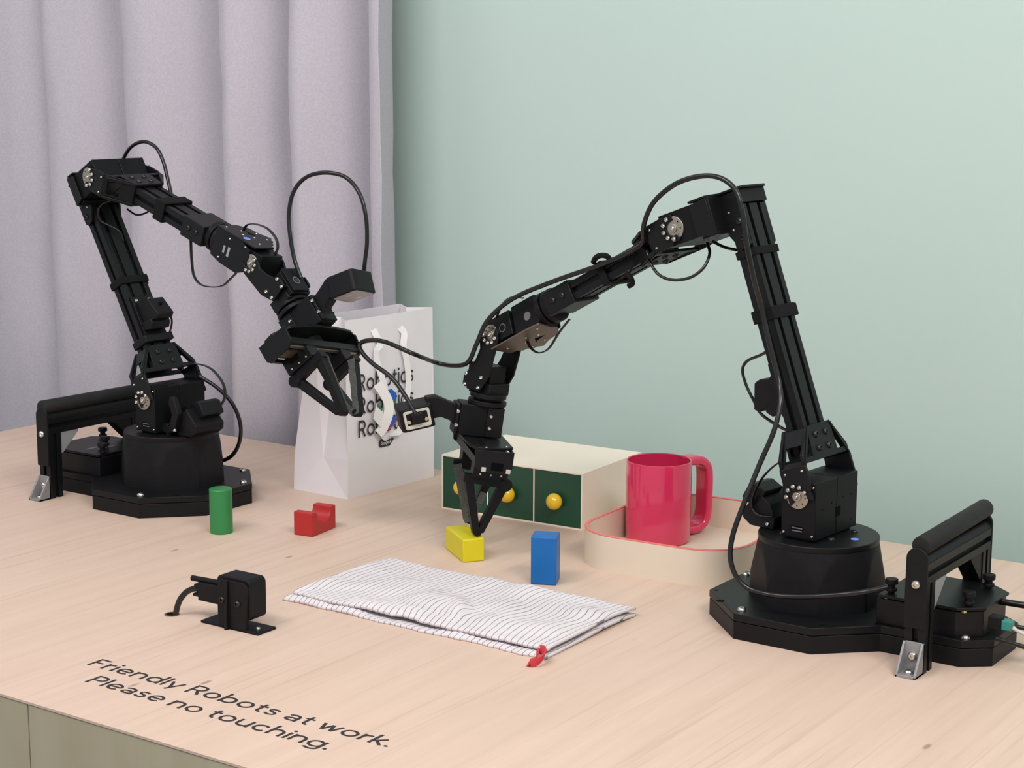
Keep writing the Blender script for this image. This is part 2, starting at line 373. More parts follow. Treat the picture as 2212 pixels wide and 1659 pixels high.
# ------------------------------------------------------------------ gift bag
BA = math.radians(3.0)
bagM = Matrix.Translation((-1.4545, 1.7265, 0)) @ Matrix.Rotation(-BA, 4, 'Z')
bag = empty('paper_bag', bagM, 'white paper carrier bag with black lettering, standing between the two robots', 'bag')
W_, DP, H_ = .172, .097, .2335
def sheet(name, quads, matname='paper'):
    """thin paper panel from quads/tris of local points"""
    bm = bmesh.new(); vm = {}
    for q in quads:
        vs = []
        for p in q:
            k = tuple(round(c, 5) for c in p)
            if k not in vm: vm[k] = bm.verts.new(p)
            vs.append(vm[k])
        bm.faces.new(vs)
    bmesh.ops.recalc_face_normals(bm, faces=bm.faces[:])
    me = D.meshes.new(name); bm.to_mesh(me); bm.free(); me.materials.append(M[matname])
    o = D.objects.new(name, me); place(o, bag, bagM); s = o.modifiers.new('t', 'SOLIDIFY'); s.thickness = .0005; s.offset = 0; return o
fz = .052
FT = lambda y, z: ((.0012 if z == fz else 0) + (-.001+.0035*math.sin(math.pi*y/W_) if z > fz else 0)*(z/H_), y, z)
rows = [0, fz, .11, .17, H_]; ys = [0, W_*.25, W_*.5, W_*.75, W_]
sheet('front_panel', [[FT(ys[i], rows[k]), FT(ys[i+1], rows[k]), FT(ys[i+1], rows[k+1]), FT(ys[i], rows[k+1])] for i in range(4) for k in range(4)])
tb = -.058
sheet('back_panel', [[(-DP, 0, 0), (-DP, W_, 0), (-DP+.003, W_, fz), (-DP+.003, 0, fz)], [(-DP+.003, 0, fz), (-DP+.003, W_, fz), (tb, W_, H_), (tb, 0, H_)]])
for y, s in ((0, 1), (W_, -1)):
    A, A1, A2 = (0, y, 0), (.0012, y, fz), (-.001, y, H_); B_, B1, B2 = (-DP, y, 0), (-DP+.003, y, fz), (tb, y, H_)
    Mi, Mt = (-DP/2, y+.007*s, fz-.003), ((tb)/2, y+.022*s, H_)
    sheet('gusset', [[A, B_, Mi], [A, Mi, A1], [B_, B1, Mi], [A1, Mi, Mt, A2], [Mi, B1, B2, Mt]])
sheet('bag_bottom', [[(0, 0, .0004), (-DP, 0, .0004), (-DP, W_, .0004), (0, W_, .0004)]])
TM = bagM @ Matrix(((0, 0, 1, .0035), (1, 0, 0, 0), (0, 1, 0, 0), (0, 0, 0, 1)))
for z in (.1395, .1092, .0790): text('Robotics', .0222, 'lettering', 'ink', bag, TM @ Matrix.Translation((0, z, .0004)), .0180, .1268)
b = MB(); b.prism([(60, 59.5), (79, 59), (82, 62), (87, 66.5), (86, 68.5), (80, 67), (76, 70), (62, 70), (58.5, 67), (58.5, 61.5)], 0, 2.6, 3.2); lg = b.build('logo_badge', 'ink', bag, bagM)
text('Google AI', .0042, 'lettering', 'white_ink', lg, TM @ Matrix.Translation((0, .0622, -.0001)), .0615, .0815)
b = MB()
for pts in ([(3, 49, 217), (6, 52, 208), (8, 57, 198), (7, 51, 190), (6, 52, 176), (8, 60, 152), (9, 66, 132), (9, 65, 110), (8, 60, 90), (6, 61, 80), (6, 70, 71), (5, 86, 72), (6, 100, 82), (6, 108, 108), (7, 113, 140), (8, 108, 172), (8, 102, 190), (6, 106, 206), (3, 101, 214)],):
    path = spline(pts, 6)
    b.sweep(path, [(-.25, -4.6), (.25, -4.6), (.25, 4.6), (-.25, 4.6)], ref=(.25, 1, .35))
b.build('ribbon_handle', 'ribbon', bag, bagM)
b = MB(); path = spline([(-60, 53, 214), (-66, 56, 190), (-70, 70, 160), (-71, 88, 150), (-70, 106, 160), (-66, 118, 190), (-60, 120, 214)], 6)
b.sweep(path, [(-.25, -4.6), (.25, -4.6), (.25, 4.6), (-.25, 4.6)], ref=(0, 1, .35)); b.build('ribbon_handle', 'ribbon', bag, bagM)
# swing tag hanging from the ribbon
tg = empty('gift_tag', bagM @ Matrix.Translation((.012, .085, .07)), 'white folded tag with blue and green print hanging on the bag ribbon', 'tag')
gm = bagM @ Matrix.Translation((.0105, -.0145, .003))
b = MB(); b.sweep(spline([(0, 62, 144), (5, 70, 130), (8, 75, 116), (8, 73, 100), (4, 67, 84), (1, 62, 78)], 6), [(-.3, -6.5), (.3, -6.5), (.3, 6.5), (-.3, 6.5)], ref=(.6, 1, 0)); b.build('folded_card', 'tagw', tg, gm)
b = MB(); b.prism([(50, 100), (57, 120), (70, 104), (64, 86)], 0, 3, 3.8); c1 = b.build('small_card', 'tagw', tg, gm)
b = MB(); b.prism([(56, 116), (58, 119), (67, 110.5), (65.5, 108)], 0, 3.7, 4.2); b.build('green_stripe', 'tgreen', c1, gm)
b = MB(); b.prism([(78, 122), (95, 124), (94, 110), (88, 103), (79, 104)], 0, 3, 3.6); c2 = b.build('printed_card', 'tgreen', tg, gm)
b = MB(); b.prism([(75, 134), (86, 134), (95, 127), (95, 120), (79, 118)], 0, 3.3, 3.9); b.build('blue_stripe', 'tblue', c2, gm)
b = MB(); b.prism([(78, 100), (88, 100), (96, 92), (88, 86), (73, 80)], 0, 3, 3.6); c3 = b.build('printed_card', 'tblue', tg, gm, label='blue card edge')
b = MB(); b.prism([(73, 80), (88, 86), (96, 92), (97, 90), (88, 84), (74, 78.5)], 0, 3, 3.8); b.build('red_edge', 'tred', c3, gm)

# ------------------------------------------------------------------ drawer box
DA = math.atan2(.009, .204)
dM = Matrix.Translation((-1.3265, 1.7585, 0)) @ Matrix.Rotation(DA, 4, 'Z')
dr = empty('drawer_box', dM, 'low cream desk drawer unit with three dark green drawers and yellow knobs', 'drawer unit')
W, H, DD = 205.5, 70.5, 150
b = MB(); t = 2.2
b.box(0, W, 0, DD, H-t, H); b.box(0, W, 0, DD, 0, t); b.box(0, t, 0, DD, t, H-t); b.box(W-t, W, 0, DD, t, H-t); b.box(t, W-t, DD-t, DD, t, H-t)
c0 = (W-2*t-2*1.9)/3
for i in (1, 2): x = t+i*c0+(i-1)*1.9; b.box(x, x+1.9, .2, DD-t, t, H-t)
b.build('shell', 'cream', dr, dM, bevel=.35)
for i in range(3):
    x0 = t+i*(c0+1.9)+.4; x1 = x0+c0-.8
    b = MB(); b.box(x0, x1, .6, 3.0, t+.5, H-t-.5); b.box(x0, x1, 3, 120, t+.5, H*.8)
    d_ = b.build('drawer', 'dgreen', dr, dM, bevel=.4)
    b = MB(); R = Matrix.Translation(V(((x0+x1)/2, .6, 33.5))) @ Matrix.Rotation(math.radians(90), 4, 'X')
    b.lathe([(0, 18.2), (3.2, 17.7), (6.3, 16), (8.7, 13.3), (10.1, 10), (10.3, 7.6), (9.6, 4.9), (7.6, 2.6), (5, 1.4), (4.4, 0), (0, 0)], 40, R=R); b.build('knob', 'knob', d_, dM, ang=60)

# ------------------------------------------------------------------ tray and mug
tM = Matrix.Translation((-.9605, 1.7535, 0)) @ Matrix.Rotation(math.radians(3), 4, 'Z')
tr = empty('tray', tM, 'ivory rounded-square tray with coral rim holding the pink mug', 'tray')
def rr(w, h, r): return rrect(w, h, r, 12)
TW, TH = 202, 236
b = MB(); o_ = rr(TW, TH, 58); i_ = rr(TW-7, TH-7, 54.5)
b.frameplate(o_, i_, 2, 0, 40); b.prism(rr(TW-6, TH-6, 55), 2, .2, 3.4); b.build('tray_body', 'tray', tr, tM, ang=25)
b = MB(); b.frameplate([(x*1.002, y*1.002) for x, y in o_], [(x*.998, y*.998) for x, y in i_], 2, 39.6, 40.9); b.build('rim', 'rim', tr, tM, bevel=.5)
mM = Matrix.Translation((-1.0200, 1.7750, .0036)) @ Matrix.Rotation(YAW+math.radians(36), 4, 'Z')
mug = empty('mug', mM, 'tall glossy pink mug with loop handle standing in the tray', 'mug')
b = MB(); b.lathe([(0, 0), (35.5, 0), (37.2, .8), (37.9, 2.6), (38.2, 30), (38.6, 95), (38.2, 96.2), (37.4, 96.4), (36.4, 95.6), (35.6, 60), (35.2, 5), (34, 3.4), (0, 3.2)], 96); b.build('cup', 'pink', mug, mM, ang=50)
b = MB(); hp = [(35.5, 0, 90), (49, 0, 90.3), (61, 0, 88.5), (69.5, 0, 81), (72, 0, 69), (72, 0, 47), (71.5, 0, 27), (67.5, 0, 14), (58, 0, 7.5), (46, 0, 6.7), (36, 0, 8.5)]
path = spline(hp, 8)
b.sweep(path, rrect(10.5, 24, 4.5, 4), ref=(0, 1, 0)); b.build('handle', 'pink', mug, mM, ang=50)

# ------------------------------------------------------------------ wooden blocks
def block(name, o, ang, lx, ly, h, material, label, bev=1.6, cut=False, grp='painted wooden toy blocks'):
    Mx = Matrix.Translation(o) @ Matrix.Rotation(ang, 4, 'Z'); b = MB()
    if not cut: b.box(0, lx, 0, ly, 0, h)
    else:
        prof = [(0, 0), (ly, 0), (ly, h), (ly*.80, h)]
        cxx, r = ly*.5, ly*.30
        prof = [(0, 0), (ly, 0), (ly, h), (cxx+r, h)]+[(cxx+r*math.cos(math.radians(a)), h-1.5-r*.92*math.sin(math.radians(a))) for a in range(0, 181, 12)]+[(cxx-r, h), (0, h)]
        b.prism(prof, 0, 0, lx)
    ob = b.build(name, material, None, Mx, bevel=bev, segs=3, ang=40); tag(ob, label, 'block', grp); return ob
block('toy_block', (-1.154, 1.5695, 0), math.radians(54.5), 25.8, 65, 26.8, 'byellow', 'yellow wooden brick lying under the right robot gripper')
block('toy_block', (-1.0435, 1.5425, 0), math.radians(25), 28.2, 27, 53.5, 'bblue', 'tall blue wooden block standing upright before the tray')
block('toy_block', (-1.392, 1.552, 0), math.radians(8), 26.5, 52, 29, 'bred', 'red wooden bridge-shaped block with a rounded notch', cut=True, bev=1.8)
b = MB(); b.lathe([(0, 0), (13, 0), (13.7, .8), (13.7, 53), (13, 54), (12.3, 54.2), (0, 54.2)], 64)
tag(b.build('toy_block', 'bgreen', None, Matrix.Translation((-1.4705, 1.5105, 0)), ang=30), 'green wooden cylinder block standing near the left robot base', 'block', 'painted wooden toy blocks')

# ------------------------------------------------------------------ striped cloth
def towel():
    x0, x1, y0, y1 = -1.217, -.893, 1.346, 1.512
    root = empty('striped_cloth', Matrix.Translation(((x0+x1)/2, (y0+y1)/2, 0)), 'folded white tea towel with thin grey stripes lying on the table', 'towel')
    mt = D.materials.new('striped_cotton'); mt.use_nodes = True; nt = mt.node_tree; bb = nt.nodes['Principled BSDF']; N = nt.nodes.new; L = nt.links.new
    bb.inputs['Roughness'].default_value = .9; bb.inputs['Specular IOR Level'].default_value = .15
    at = N('ShaderNodeUVMap'); sp = N('ShaderNodeSeparateXYZ'); L(at.outputs[0], sp.inputs[0])
    a = N('ShaderNodeMath'); a.operation = 'FRACT'; L(sp.outputs[0], a.inputs[0])
    r = N('ShaderNodeValToRGB'); r.color_ramp.interpolation = 'LINEAR'; e = r.color_ramp.elements
    e[0].position = 0; e[0].color = (.70, .655, .67, 1); e[1].position = 1; e[1].color = (.70, .655, .67, 1)
    for p_, c_ in ((.43, (.70, .655, .67)), (.47, (.24, .23, .25)), (.56, (.24, .23, .25)), (.60, (.70, .655, .67))): q = e.new(p_); q.color = (*c_, 1)
    L(a.outputs[0], r.inputs[0]); L(r.outputs[0], bb.inputs['Base Color'])
    n = N('ShaderNodeTexNoise'); n.inputs['Scale'].default_value = 900; bp = N('ShaderNodeBump'); bp.inputs['Strength'].default_value = .4; bp.inputs['Distance'].default_value = .0004
    tc = N('ShaderNodeTexCoord'); L(tc.outputs['Object'], n.inputs['Vector']); L(n.outputs[0], bp.inputs['Height']); L(bp.outputs[0], bb.inputs['Normal'])
    M['stripe'] = mt
    def layer(name, zb, dy0, dy1, dx0, dx1, seed, th, lift):
        nx, ny = 230, 60; bm = bmesh.new(); uvl = bm.loops.layers.uv.new('UVMap'); g = []; uvs = {}
        for j in range(ny+1):
            row = []
            for i in range(nx+1):
                u, v = i/nx, j/ny
                X = x0+dx0+(x1+dx1-x0-dx0)*u; Y = y0+dy0+(y1+dy1-y0-dy0)*v
                X += .004*noise.noise(V((Y*14, seed, 0)))*(.3+u*(1-u)*3) ; Y += .0035*noise.noise(V((X*22, seed+4, 0)))+.0018*noise.noise(V((X*80, seed, 7)))
                wr = .0075*noise.noise(V((X*9+Y*5, Y*14-X*4, seed)))+.0034*noise.noise(V((X*34, Y*24, seed)))+.0007*abs(math.sin(math.pi*(u*46)))*(1.2 if v < .12 else .5)
                # a long soft crease running diagonally, as in the middle of the cloth
                wr += .0045*math.exp(-((X+1.045+.55*(Y-1.42))/.011)**2)*math.exp(-((Y-1.40)/.035)**2)
                wr -= .0025*math.exp(-((X+1.028+.55*(Y-1.42))/.012)**2)*math.exp(-((Y-1.40)/.04)**2)
                edge = min(1, u*30, (1-u)*30, v*16, (1-v)*16)
                z = zb+max(-.0012, wr)*(.25+.75*edge)+lift*(1-abs(2*v-1))*.5
                if v < .05: z -= (1-v/.05)**2*.0016
                if v > .95: z -= ((v-.95)/.05)**2*.0022
                p = bm.verts.new((X, Y, max(th*.9, z))); row.append(p)
                uvs[p] = (46*u+1.1*noise.noise(V((X*16, Y*22, seed+1)))+3.2*math.exp(-((X+1.055)/.045)**2)*math.exp(-((Y-1.40)/.028)**2)*(.5), v)
            g.append(row)
        for j in range(ny):
            for i in range(nx):
                f = bm.faces.new((g[j][i], g[j][i+1], g[j+1][i+1], g[j+1][i]))
                for l in f.loops: l[uvl].uv = uvs[l.vert]
        me = D.meshes.new(name); bm.to_mesh(me); bm.free(); me.materials.append(mt); me.shade_smooth()
        o = D.objects.new(name, me); place(o, root, I4); s = o.modifiers.new('t', 'SOLIDIFY'); s.thickness = th; s.offset = -1
    layer('lower_fold', .0036, -.005, -.001, -.005, .002, 3.3, .0030, .001)
    layer('upper_fold', .0105, .003, 0, .003, 0, 8.1, .0028, .003)
    b = MB(False); p = spline([(-.902, 1.350, .006), (-.893, 1.343, .009), (-.886, 1.333, .008), (-.885, 1.322, .006), (-.890, 1.316, .0045)], 6)
    b.sweep(p, rrect(.0016, .0085, .0007, 2), ref=(.3, .1, 1)); p = spline([(-.905, 1.350, .004), (-.8985, 1.340, .0035), (-.894, 1.328, .003), (-.892, 1.316, .003)], 6)
    b.sweep(p, rrect(.0016, .0075, .0007, 2), ref=(.5, .1, 1)); b.build('hanging_loop', 'loop', root, I4, label='red hanging loop')
towel()

# ------------------------------------------------------------------ small camera on the table
cM = Matrix.Translation((-1.200, 1.2345, 0)) @ Matrix.Rotation(math.radians(.8), 4, 'Z')
cu_ = empty('table_camera', cM, 'small black camera unit screwed to the table by a foot plate', 'camera')
b = MB(); b.box(-37, 39.5, 4, 31, 0, 2.6); fp = b.build('foot_plate', 'plast', cu_, cM, bevel=.5)
screw('steel', fp, cM, (-27, 25, 2.6), (0, 0, 1)); screw('steel', fp, cM, (30, 15, 2.6), (0, 0, 1))
b = MB(); b.prism([(-11, 0), (24, 0), (26.5, 46), (21, 50), (-9, 50), (-13.5, 45), (-13.5, 12)], 1, 4, 8); br = b.build('bracket', 'plast', cu_, cM, bevel=.6)
b = MB(); b.prism([(0, 0), (4, 0), (4, 50), (2, 50)], 0, -1.6, 1.6); b.build('rib', 'plast', br, cM, bevel=.3)
screw('dark', br, cM, (-6.5, 4, 29), (0, -1, 0)); screw('dark', br, cM, (13.5, 4, 28), (0, -1, 0))
b = MB(); b.prism([(p[0]+5.5, p[1]+32) for p in rrect(44, 42, 6, 6)], 1, 7, 31); b.build('camera_body', 'plast', cu_, cM, bevel=1.2, segs=3)
b = MB(); b.box(-44, -13, 8, 20, 21, 40); pg = b.build('cable_plug', 'plast', cu_, cM, bevel=1)
b = MB(); b.box(-52, -43, 9, 19, 24, 27); b.box(-50, -43, 9, 19, 33, 37); b.build('strain_relief', 'plast', pg, cM, bevel=.6)
b = MB(); b.tube(spline([(-13, 14, 42), (-30, 14, 41.5), (-55, 12, 41.5)], 4), 2.9, 12); b.build('pin', 'plast', pg, cM)
b = MB(); b.tube(spline([(-46, 14, 31), (-53, 13, 30.5), (-62, 11, 26), (-69, 9, 18), (-73, 8, 9), (-75.5, 7.5, -1)], 7), 3.1, 12); b.build('cable', 'cable', cu_, cM)
b = MB(); b.lathe([(6, 0), (7.8, 0), (7.8, .5), (6, .5)], 32, close=True); b.mi = 1; b.lathe([(0, .12), (6, .12), (6, 0), (0, 0)], 32); 
o = b.build('cable_hole', ['brass', 'flatblack'], table, Matrix.Translation((-1.2800, 1.2405, .0001)))  # black disc inside the ring is the hole's shade put into colour

# ------------------------------------------------------------------ the two robot arms
def rail_profile(w, h, slots_w=2, slots_h=1, sw=5.4, sd=4.2):
    """outline of an aluminium extrusion, w across (first axis) by h, with grooves"""
    def side(a, b_, n):   # points from a to b along one side, grooves to the inside (left of travel)
        a = V((a[0], a[1])); b_ = V((b_[0], b_[1])); L = (b_-a).length; d = (b_-a)/L; inn = V((-d.y, d.x)); out = [a]
        for k in range(n):
            c = L*(k+.5)/n; s_ = sw/2
            out += [a+d*(c-s_), a+d*(c-s_)+inn*sd, a+d*(c+s_)+inn*sd, a+d*(c+s_)]
        return out
    P = [(-w/2, -h/2), (w/2, -h/2), (w/2, h/2), (-w/2, h/2)]
    pts = side(P[0], P[1], slots_w)+side(P[1], P[2], slots_h)+side(P[2], P[3], slots_w)+side(P[3], P[0], slots_h)
    return [tuple(p) for p in pts]
def rail(name, parent, Fm, axis, a0, a1, cu, cv, w, h, mt='anod', sw_=2, sh_=1, R=None, bevel=.3):
    b = MB(); b.prism([(x+cu, y+cv) for x, y in rail_profile(w, h, sw_, sh_)], axis, a0, a1, R); return b.build(name, mt, parent, Fm, bevel=bevel, smooth=False)
def mirror(poly): return [(-x, y) for x, y in poly][::-1]

def horn(parent, Fm, ctr, ny, r, angs, rs, plate_to=None):
    """metal output disc on a motor side (local y = ny direction) with centre bolt and bracket screws at the given angles"""
    cx, cy, cz = ctr; s = ny
    b = MB(); b.cyl((cx, cy, cz), (cx, cy+s*2.0, cz), r, seg=40); h = b.build('servo_horn', 'horn', parent, Fm, bevel=.3)
    b = MB(); b.cyl((cx, cy+s*2, cz), (cx, cy+s*3.6, cz), 4.6, seg=28); b.build('hub', 'horn', h, Fm, bevel=.3)
    b = MB()
    for k in range(8):
        a = math.radians(45*k+20); b.cyl((cx+.72*r*math.cos(a), cy+s*1.9, cz+.72*r*math.sin(a)), (cx+.72*r*math.cos(a), cy+s*2.15, cz+.72*r*math.sin(a)), .8, seg=8)
    b.build('hole_shade_dots', 'flatblack', h, Fm)  # flat black dots standing in for the shade in the horn's holes
    screw('steel', h, Fm, (cx, cy+s*3.4, cz), (0, s, 0))
    for a in angs:
        a = math.radians(a); screw('steel', h, Fm, (cx+rs*math.cos(a), cy+s*4.2, cz+rs*math.sin(a)), (0, s, 0))
    return h

def arm_bracket(parent, Fm, R, cs, bp, dv=0):
    """U-shaped bracket: two side plates on the horns, two trapezoid plates clamping the rail.
       built along local +z of the rotation R (rail direction), x across the plates, y lateral"""
    T_ = lambda p: R @ V(p)
    def pr(poly, axis, a0, a1, bb): bb.prism(poly, axis, a0, a1, R)
    for sgn in (1, -1):
        y0, y1 = sorted((sgn*41.6, sgn*44.4)); b = MB()
        inner = [(7.2*math.cos(math.radians(a)), 7.2*math.sin(math.radians(a))) for a in range(-12, 193, 17)]
        outer = [(14.2*math.cos(math.radians(a)), 14.2*math.sin(math.radians(a))) for a in (200, 180, 160)]
        outer2 = [(-x, z) for x, z in outer[::-1]]
        pr(inner+outer+[(-15.5, 9), (-15.5, 30), (15.5, 30), (15.5, 9)]+outer2, 1, y0, y1, b)
        o = b.build('bracket_side', 'anod', parent, Fm, bevel=.5)
        b = MB(); s = sgn   # slanted web with a triangular window, from the side plate in to the rail
        outer = [(-15.5, 30), (15.5, 30), (15.5, 66), (-15.5, 66)]
        inner = [(-9.5, 35), (9.5, 35), (9.5, 50), (-9.5, 50)]
        sh = Matrix(((1, 0, 0, 0), (0, 1, -s*22/36, 0), (0, 0, 1, 0), (0, 0, 0, 1)))
        bm0 = len(b.bm.verts); b.frameplate(outer, inner, 1, s*44.4-(s*2.8 if s > 0 else 0), s*44.4+(0 if s > 0 else 2.8)); b.bm.verts.ensure_lookup_table()
        for v in b.bm.verts[bm0:]:
            q = v.co/.001; q.y -= s*22*(q.z-30)/36; v.co = (R @ q)*.001
        b.build('bracket_web', 'anod', o, Fm, bevel=.4)
        screw('small', o, Fm, T_((-10, sgn*44.4, 26)), R.to_3x3() @ V((0, sgn, 0))); screw('small', o, Fm, T_((10, sgn*44.4, 26)), R.to_3x3() @ V((0, sgn, 0)))
    for sx in (1, -1):
        x0, x1 = sorted((sx*(11.2)+dv, sx*(14.6)+dv)); b = MB()
        pr([(-24, 32), (24, 32), (22, 67), (-22, 67)], 0, x0, x1, b)
        for q in (1, -1): pr([(q*24, 32), (q*44, 32), (q*43.5, 40), (q*22, 67.5), (q*22.5, 62), (q*38, 41), (q*37, 37.5), (q*24, 37.5)], 0, x0, x1, b)
        o = b.build('bracket_plate', 'anod', parent, Fm, bevel=.5)
        for y, z in ((-9.5, 57), (9.5, 57), (-9.5, 43), (9.5, 43)):
            screw('dark', o, Fm, T_(((x1 if sx > 0 else x0), y, z)), R.to_3x3() @ V((sx, 0, 0)))
    return

def finger(parent, Fm, s, sT, sgn, side):
    """V-shaped gripper finger standing off a carrier; s / sT = half opening at root and tip (mm)"""
    yR, yT = sgn*s, sgn*sT
    b = MB()
    A, B_, T_ = V((161, 0, 28)), V((163, 0, -16)), V((228, 0, 3))
    th = 5.5
    def Y(x): return yR+(yT-yR)*min(1, max(0, (x-160)/68))
    def bar(P, Q, w0, w1):
        P, Q = V(P), V(Q); d = (Q-P).normalized(); n = V((-d.z, 0, d.x)); vs = []
        for pt, w_ in ((P, w0), (Q, w1)):
            for sy in (-1, 1):
                for sn in (-1, 1):
                    q = pt+n*sn*w_/2; vs.append(b._v((q.x, Y(pt.x)+sy*th, q.z)))
        for f in ((0, 1, 3, 2), (4, 6, 7, 5), (0, 4, 5, 1), (2, 3, 7, 6), (0, 2, 6, 4), (1, 5, 7, 3)): b._f([vs[i] for i in f])
    zs = -1
    bar((157, 0, 24), (225.5, 0, 3.4), 10, 8); bar((163, 0, -19), (223, 0, -.5), 10.5, 7.5); bar((160, 0, 29), (163, 0, -20), 9, 11)
    b.cyl((164, yR-th, -20), (164, yR+th, -20), 7.6, seg=24)
    b.cyl((223.6, yT-th*1.02, 2.2), (223.6, yT+th*1.02, 2.2), 4.6, seg=24)
    f = b.build('finger', 'plast', parent, Fm, bevel=.7)
    b = MB()
    yi = lambda x: Y(x)-sgn*(th+.7)
    for (P, Q, w0, w1) in (((160, 24), (226, 3.4), 10, 8), ((190, -11), (223, 0), 8, 7)):
        n = 26; d = V((Q[0]-P[0], 0, Q[1]-P[1])).normalized(); nn = V((-d.z, 0, d.x)); rows_ = []
        for k in range(n+1):
            t = k/n; x = P[0]+(Q[0]-P[0])*t; z = P[1]+(Q[1]-P[1])*t; w_ = w0+(w1-w0)*t; row = []
            for j, q in enumerate((-.5, -.17, .17, .5)):
                p = V((x, 0, z))+nn*w_*q*(1+random.uniform(-.06, .1)); row.append(b._v((p.x, yi(p.x)-sgn*random.uniform(0, .8), p.z)))
            rows_.append(row)
        for a, c in zip(rows_[:-1], rows_[1:]):
            for j in range(3): b._f([a[j], a[j+1], c[j+1], c[j]])
    g = b.build('grip_pad', 'pad', f, Fm, smooth=False, label='rough scaly grip tape'); sm = g.modifiers.new('t', 'SOLIDIFY'); sm.thickness = .0009; sm.offset = 0
    return f

def build_robot(P):
    az, cs = P['az'], P['cs']
    S, E_, W_r = V(P['S']), V(P['E']), V(P['W'])
    baseM = Matrix.Translation((P['base'][0], P['base'][1], 0)) @ Matrix.Rotation(P['byaw'], 4, 'Z')
    root = empty('robot_arm', baseM, P['label'], 'robot', 'robot arms')
    r = V((math.cos(az), math.sin(az), 0)); n = V((-math.sin(az), math.cos(az), 0)); Z = V((0, 0, 1))
    TM_ = frame((S.x, S.y, 0), r, n, Z)
    e = ((E_-S).dot(r), (E_-S).dot(Z)); th = math.atan2(e[0], e[1])-math.atan2(.05955, .3)
    u = Z*math.cos(th)+r*math.sin(th); v = r*math.cos(th)-Z*math.sin(th)
    UM = frame(S, v, n, u)
    wv = (W_r-E_).normalized(); nn = (n-wv*n.dot(wv)).normalized(); FM = frame(E_, wv, nn, wv.cross(nn)); LF = (W_r-E_).length*1000
    g = V(P['g']).normalized(); o = V(P['o']); o = (o-g*o.dot(g)).normalized(); GM = frame(W_r, g, o, g.cross(o))
    ax = wv.cross(g).normalized(); ax = ax if ax.dot(nn) > 0 else -ax      # wrist pitch axis: square to forearm and gripper
    PM = frame(W_r, g, ax, g.cross(ax)); roll = math.atan2(ax.dot(wv.cross(nn)), ax.dot(nn))+P['roll']
    ES = V((59.55, 0, (E_-S).length*1000*math.cos(math.atan2(.05955, .3))))   # elbow in the upper-arm frame
    ES = (UM.inverted() @ E_)*1000
    # ---- base
    half = [(100, 41.4), (41.4, 100), (-41.4, 100), (-92, 53), (-172, 53), (-196, 33)]
    outl = [(x, y) for x, y in half]+[(x, -y) for x, y in half[::-1]]
    b = MB(); b.prism([(x*.996, y*.996) for x, y in outl], 2, 0, 17.6); b.build('base_riser', 'plast', root, baseM, bevel=.5)
    b = MB(); b.prism([(x*.985, y*.985) for x, y in outl], 2, 17.6, 18.6); b.prism(outl, 2, 18.6, 26); bp = b.build('base_plate', 'anod', root, baseM, bevel=.7)
    for x, y in P['plate_screws']: screw('big', bp, baseM, (x, y, 26), (0, 0, 1))
    b = MB()
    for x, y, rr_ in P['holes']: b.cyl((x, y, 25.9), (x, y, 26.12), rr_, seg=20)
    b.build('hole_shade_dots', 'flatblack', bp, baseM)  # thin black discs: shade of the plate holes given as colour
    # electronics box on the tail of the base
    bo = [(-84, 47), (-163, 47), (-184, 30), (-184, -30), (-163, -47), (-84, -47)]
    b = MB(); b.prism(bo, 2, 26, 51); eb = b.build('electronics_box', 'anod', root, baseM, bevel=.5)
    b = MB(); b.prism([(x*1.012, y*1.03) for x, y in bo], 2, 52.2, 55); lid = b.build('lid', 'anod', eb, baseM, bevel=.4)
    b = MB(); b.box(-128, -122, -30, 6, 55, 55.25); b.box(-116, -112, -24, 10, 55, 55.25); b.build('printed_mark', 'labelw', lid, baseM, smooth=False) if P.get('mark') else b.bm.free()
    for x, y in ((-94, cs*36), (-170, cs*34), (-165, -cs*33)) if cs > 0 else ((-88, -38), (-118, -6), (-165, 33)):
        b = MB(); b.cyl((x, y, 49), (x, y, 60), 3.2); b.cyl((x, y, 57), (x, y, 60), 5.5); b.cyl((x, y, 64), (x, y, 69), 6.2, seg=16); b.cyl((x, y, 60), (x, y, 64), 3.6)
        b.build('thumb_screw', 'plast', eb, baseM, bevel=.5)
        if cs > 0:
            b = MB(); b.cyl((x+1, y+cs*8, 50), (x+1, y+cs*8, 52.4), 2.4, seg=6); b.build('brass_standoff', 'gold', eb, baseM)
    # ---- turret: cone cut by an eight-sided prism
    b = MB(); NS, NZ = 128, 26; rings = []
    for k in range(NZ+1):
        z = 26+(86-26)*k/NZ; t = (z-26)/60; rc = 71.5-11.5*t; ap = 63.0-2.2*t; row = []
        for i in range(NS):
            a = 2*math.pi*i/NS; aa = (a+math.pi/8-P['facet']) % (math.pi/4)-math.pi/8
            rr_ = min(rc, ap/math.cos(aa) if t < .99 else rc); row.append(b._v((rr_*math.cos(a), rr_*math.sin(a), z)))
        rings.append(row)
    for a_, c_ in zip(rings[:-1], rings[1:]):
        for i in range(NS): b._f([a_[i], a_[(i+1) % NS], c_[(i+1) % NS], c_[i]])
    b._f(rings[-1]); b._f(rings[0][::-1])
    b.build('turret', 'plast', root, TM_, ang=14)
    b = MB(); b.lathe([(0, 86), (59.8, 86), (60.2, 87), (60.2, 91.5), (59.6, 92.2), (0, 92.2)], 96); td = b.build('turntable', 'anod', root, TM_, ang=30)
    for x, y in ((-26, cs*-26), (-23, cs*16), (26, -26), (26, 26)): screw('dark', td, TM_, (x, y, 92.2), (0, 0, 1))
    b = MB(); b.cyl((-40, -cs*1, 92.2), (-40, -cs*1, 92.5), 4.2); b.build('round_sticker', 'led', td, TM_)
    # ---- shoulder servos
    sz = S.z*1000
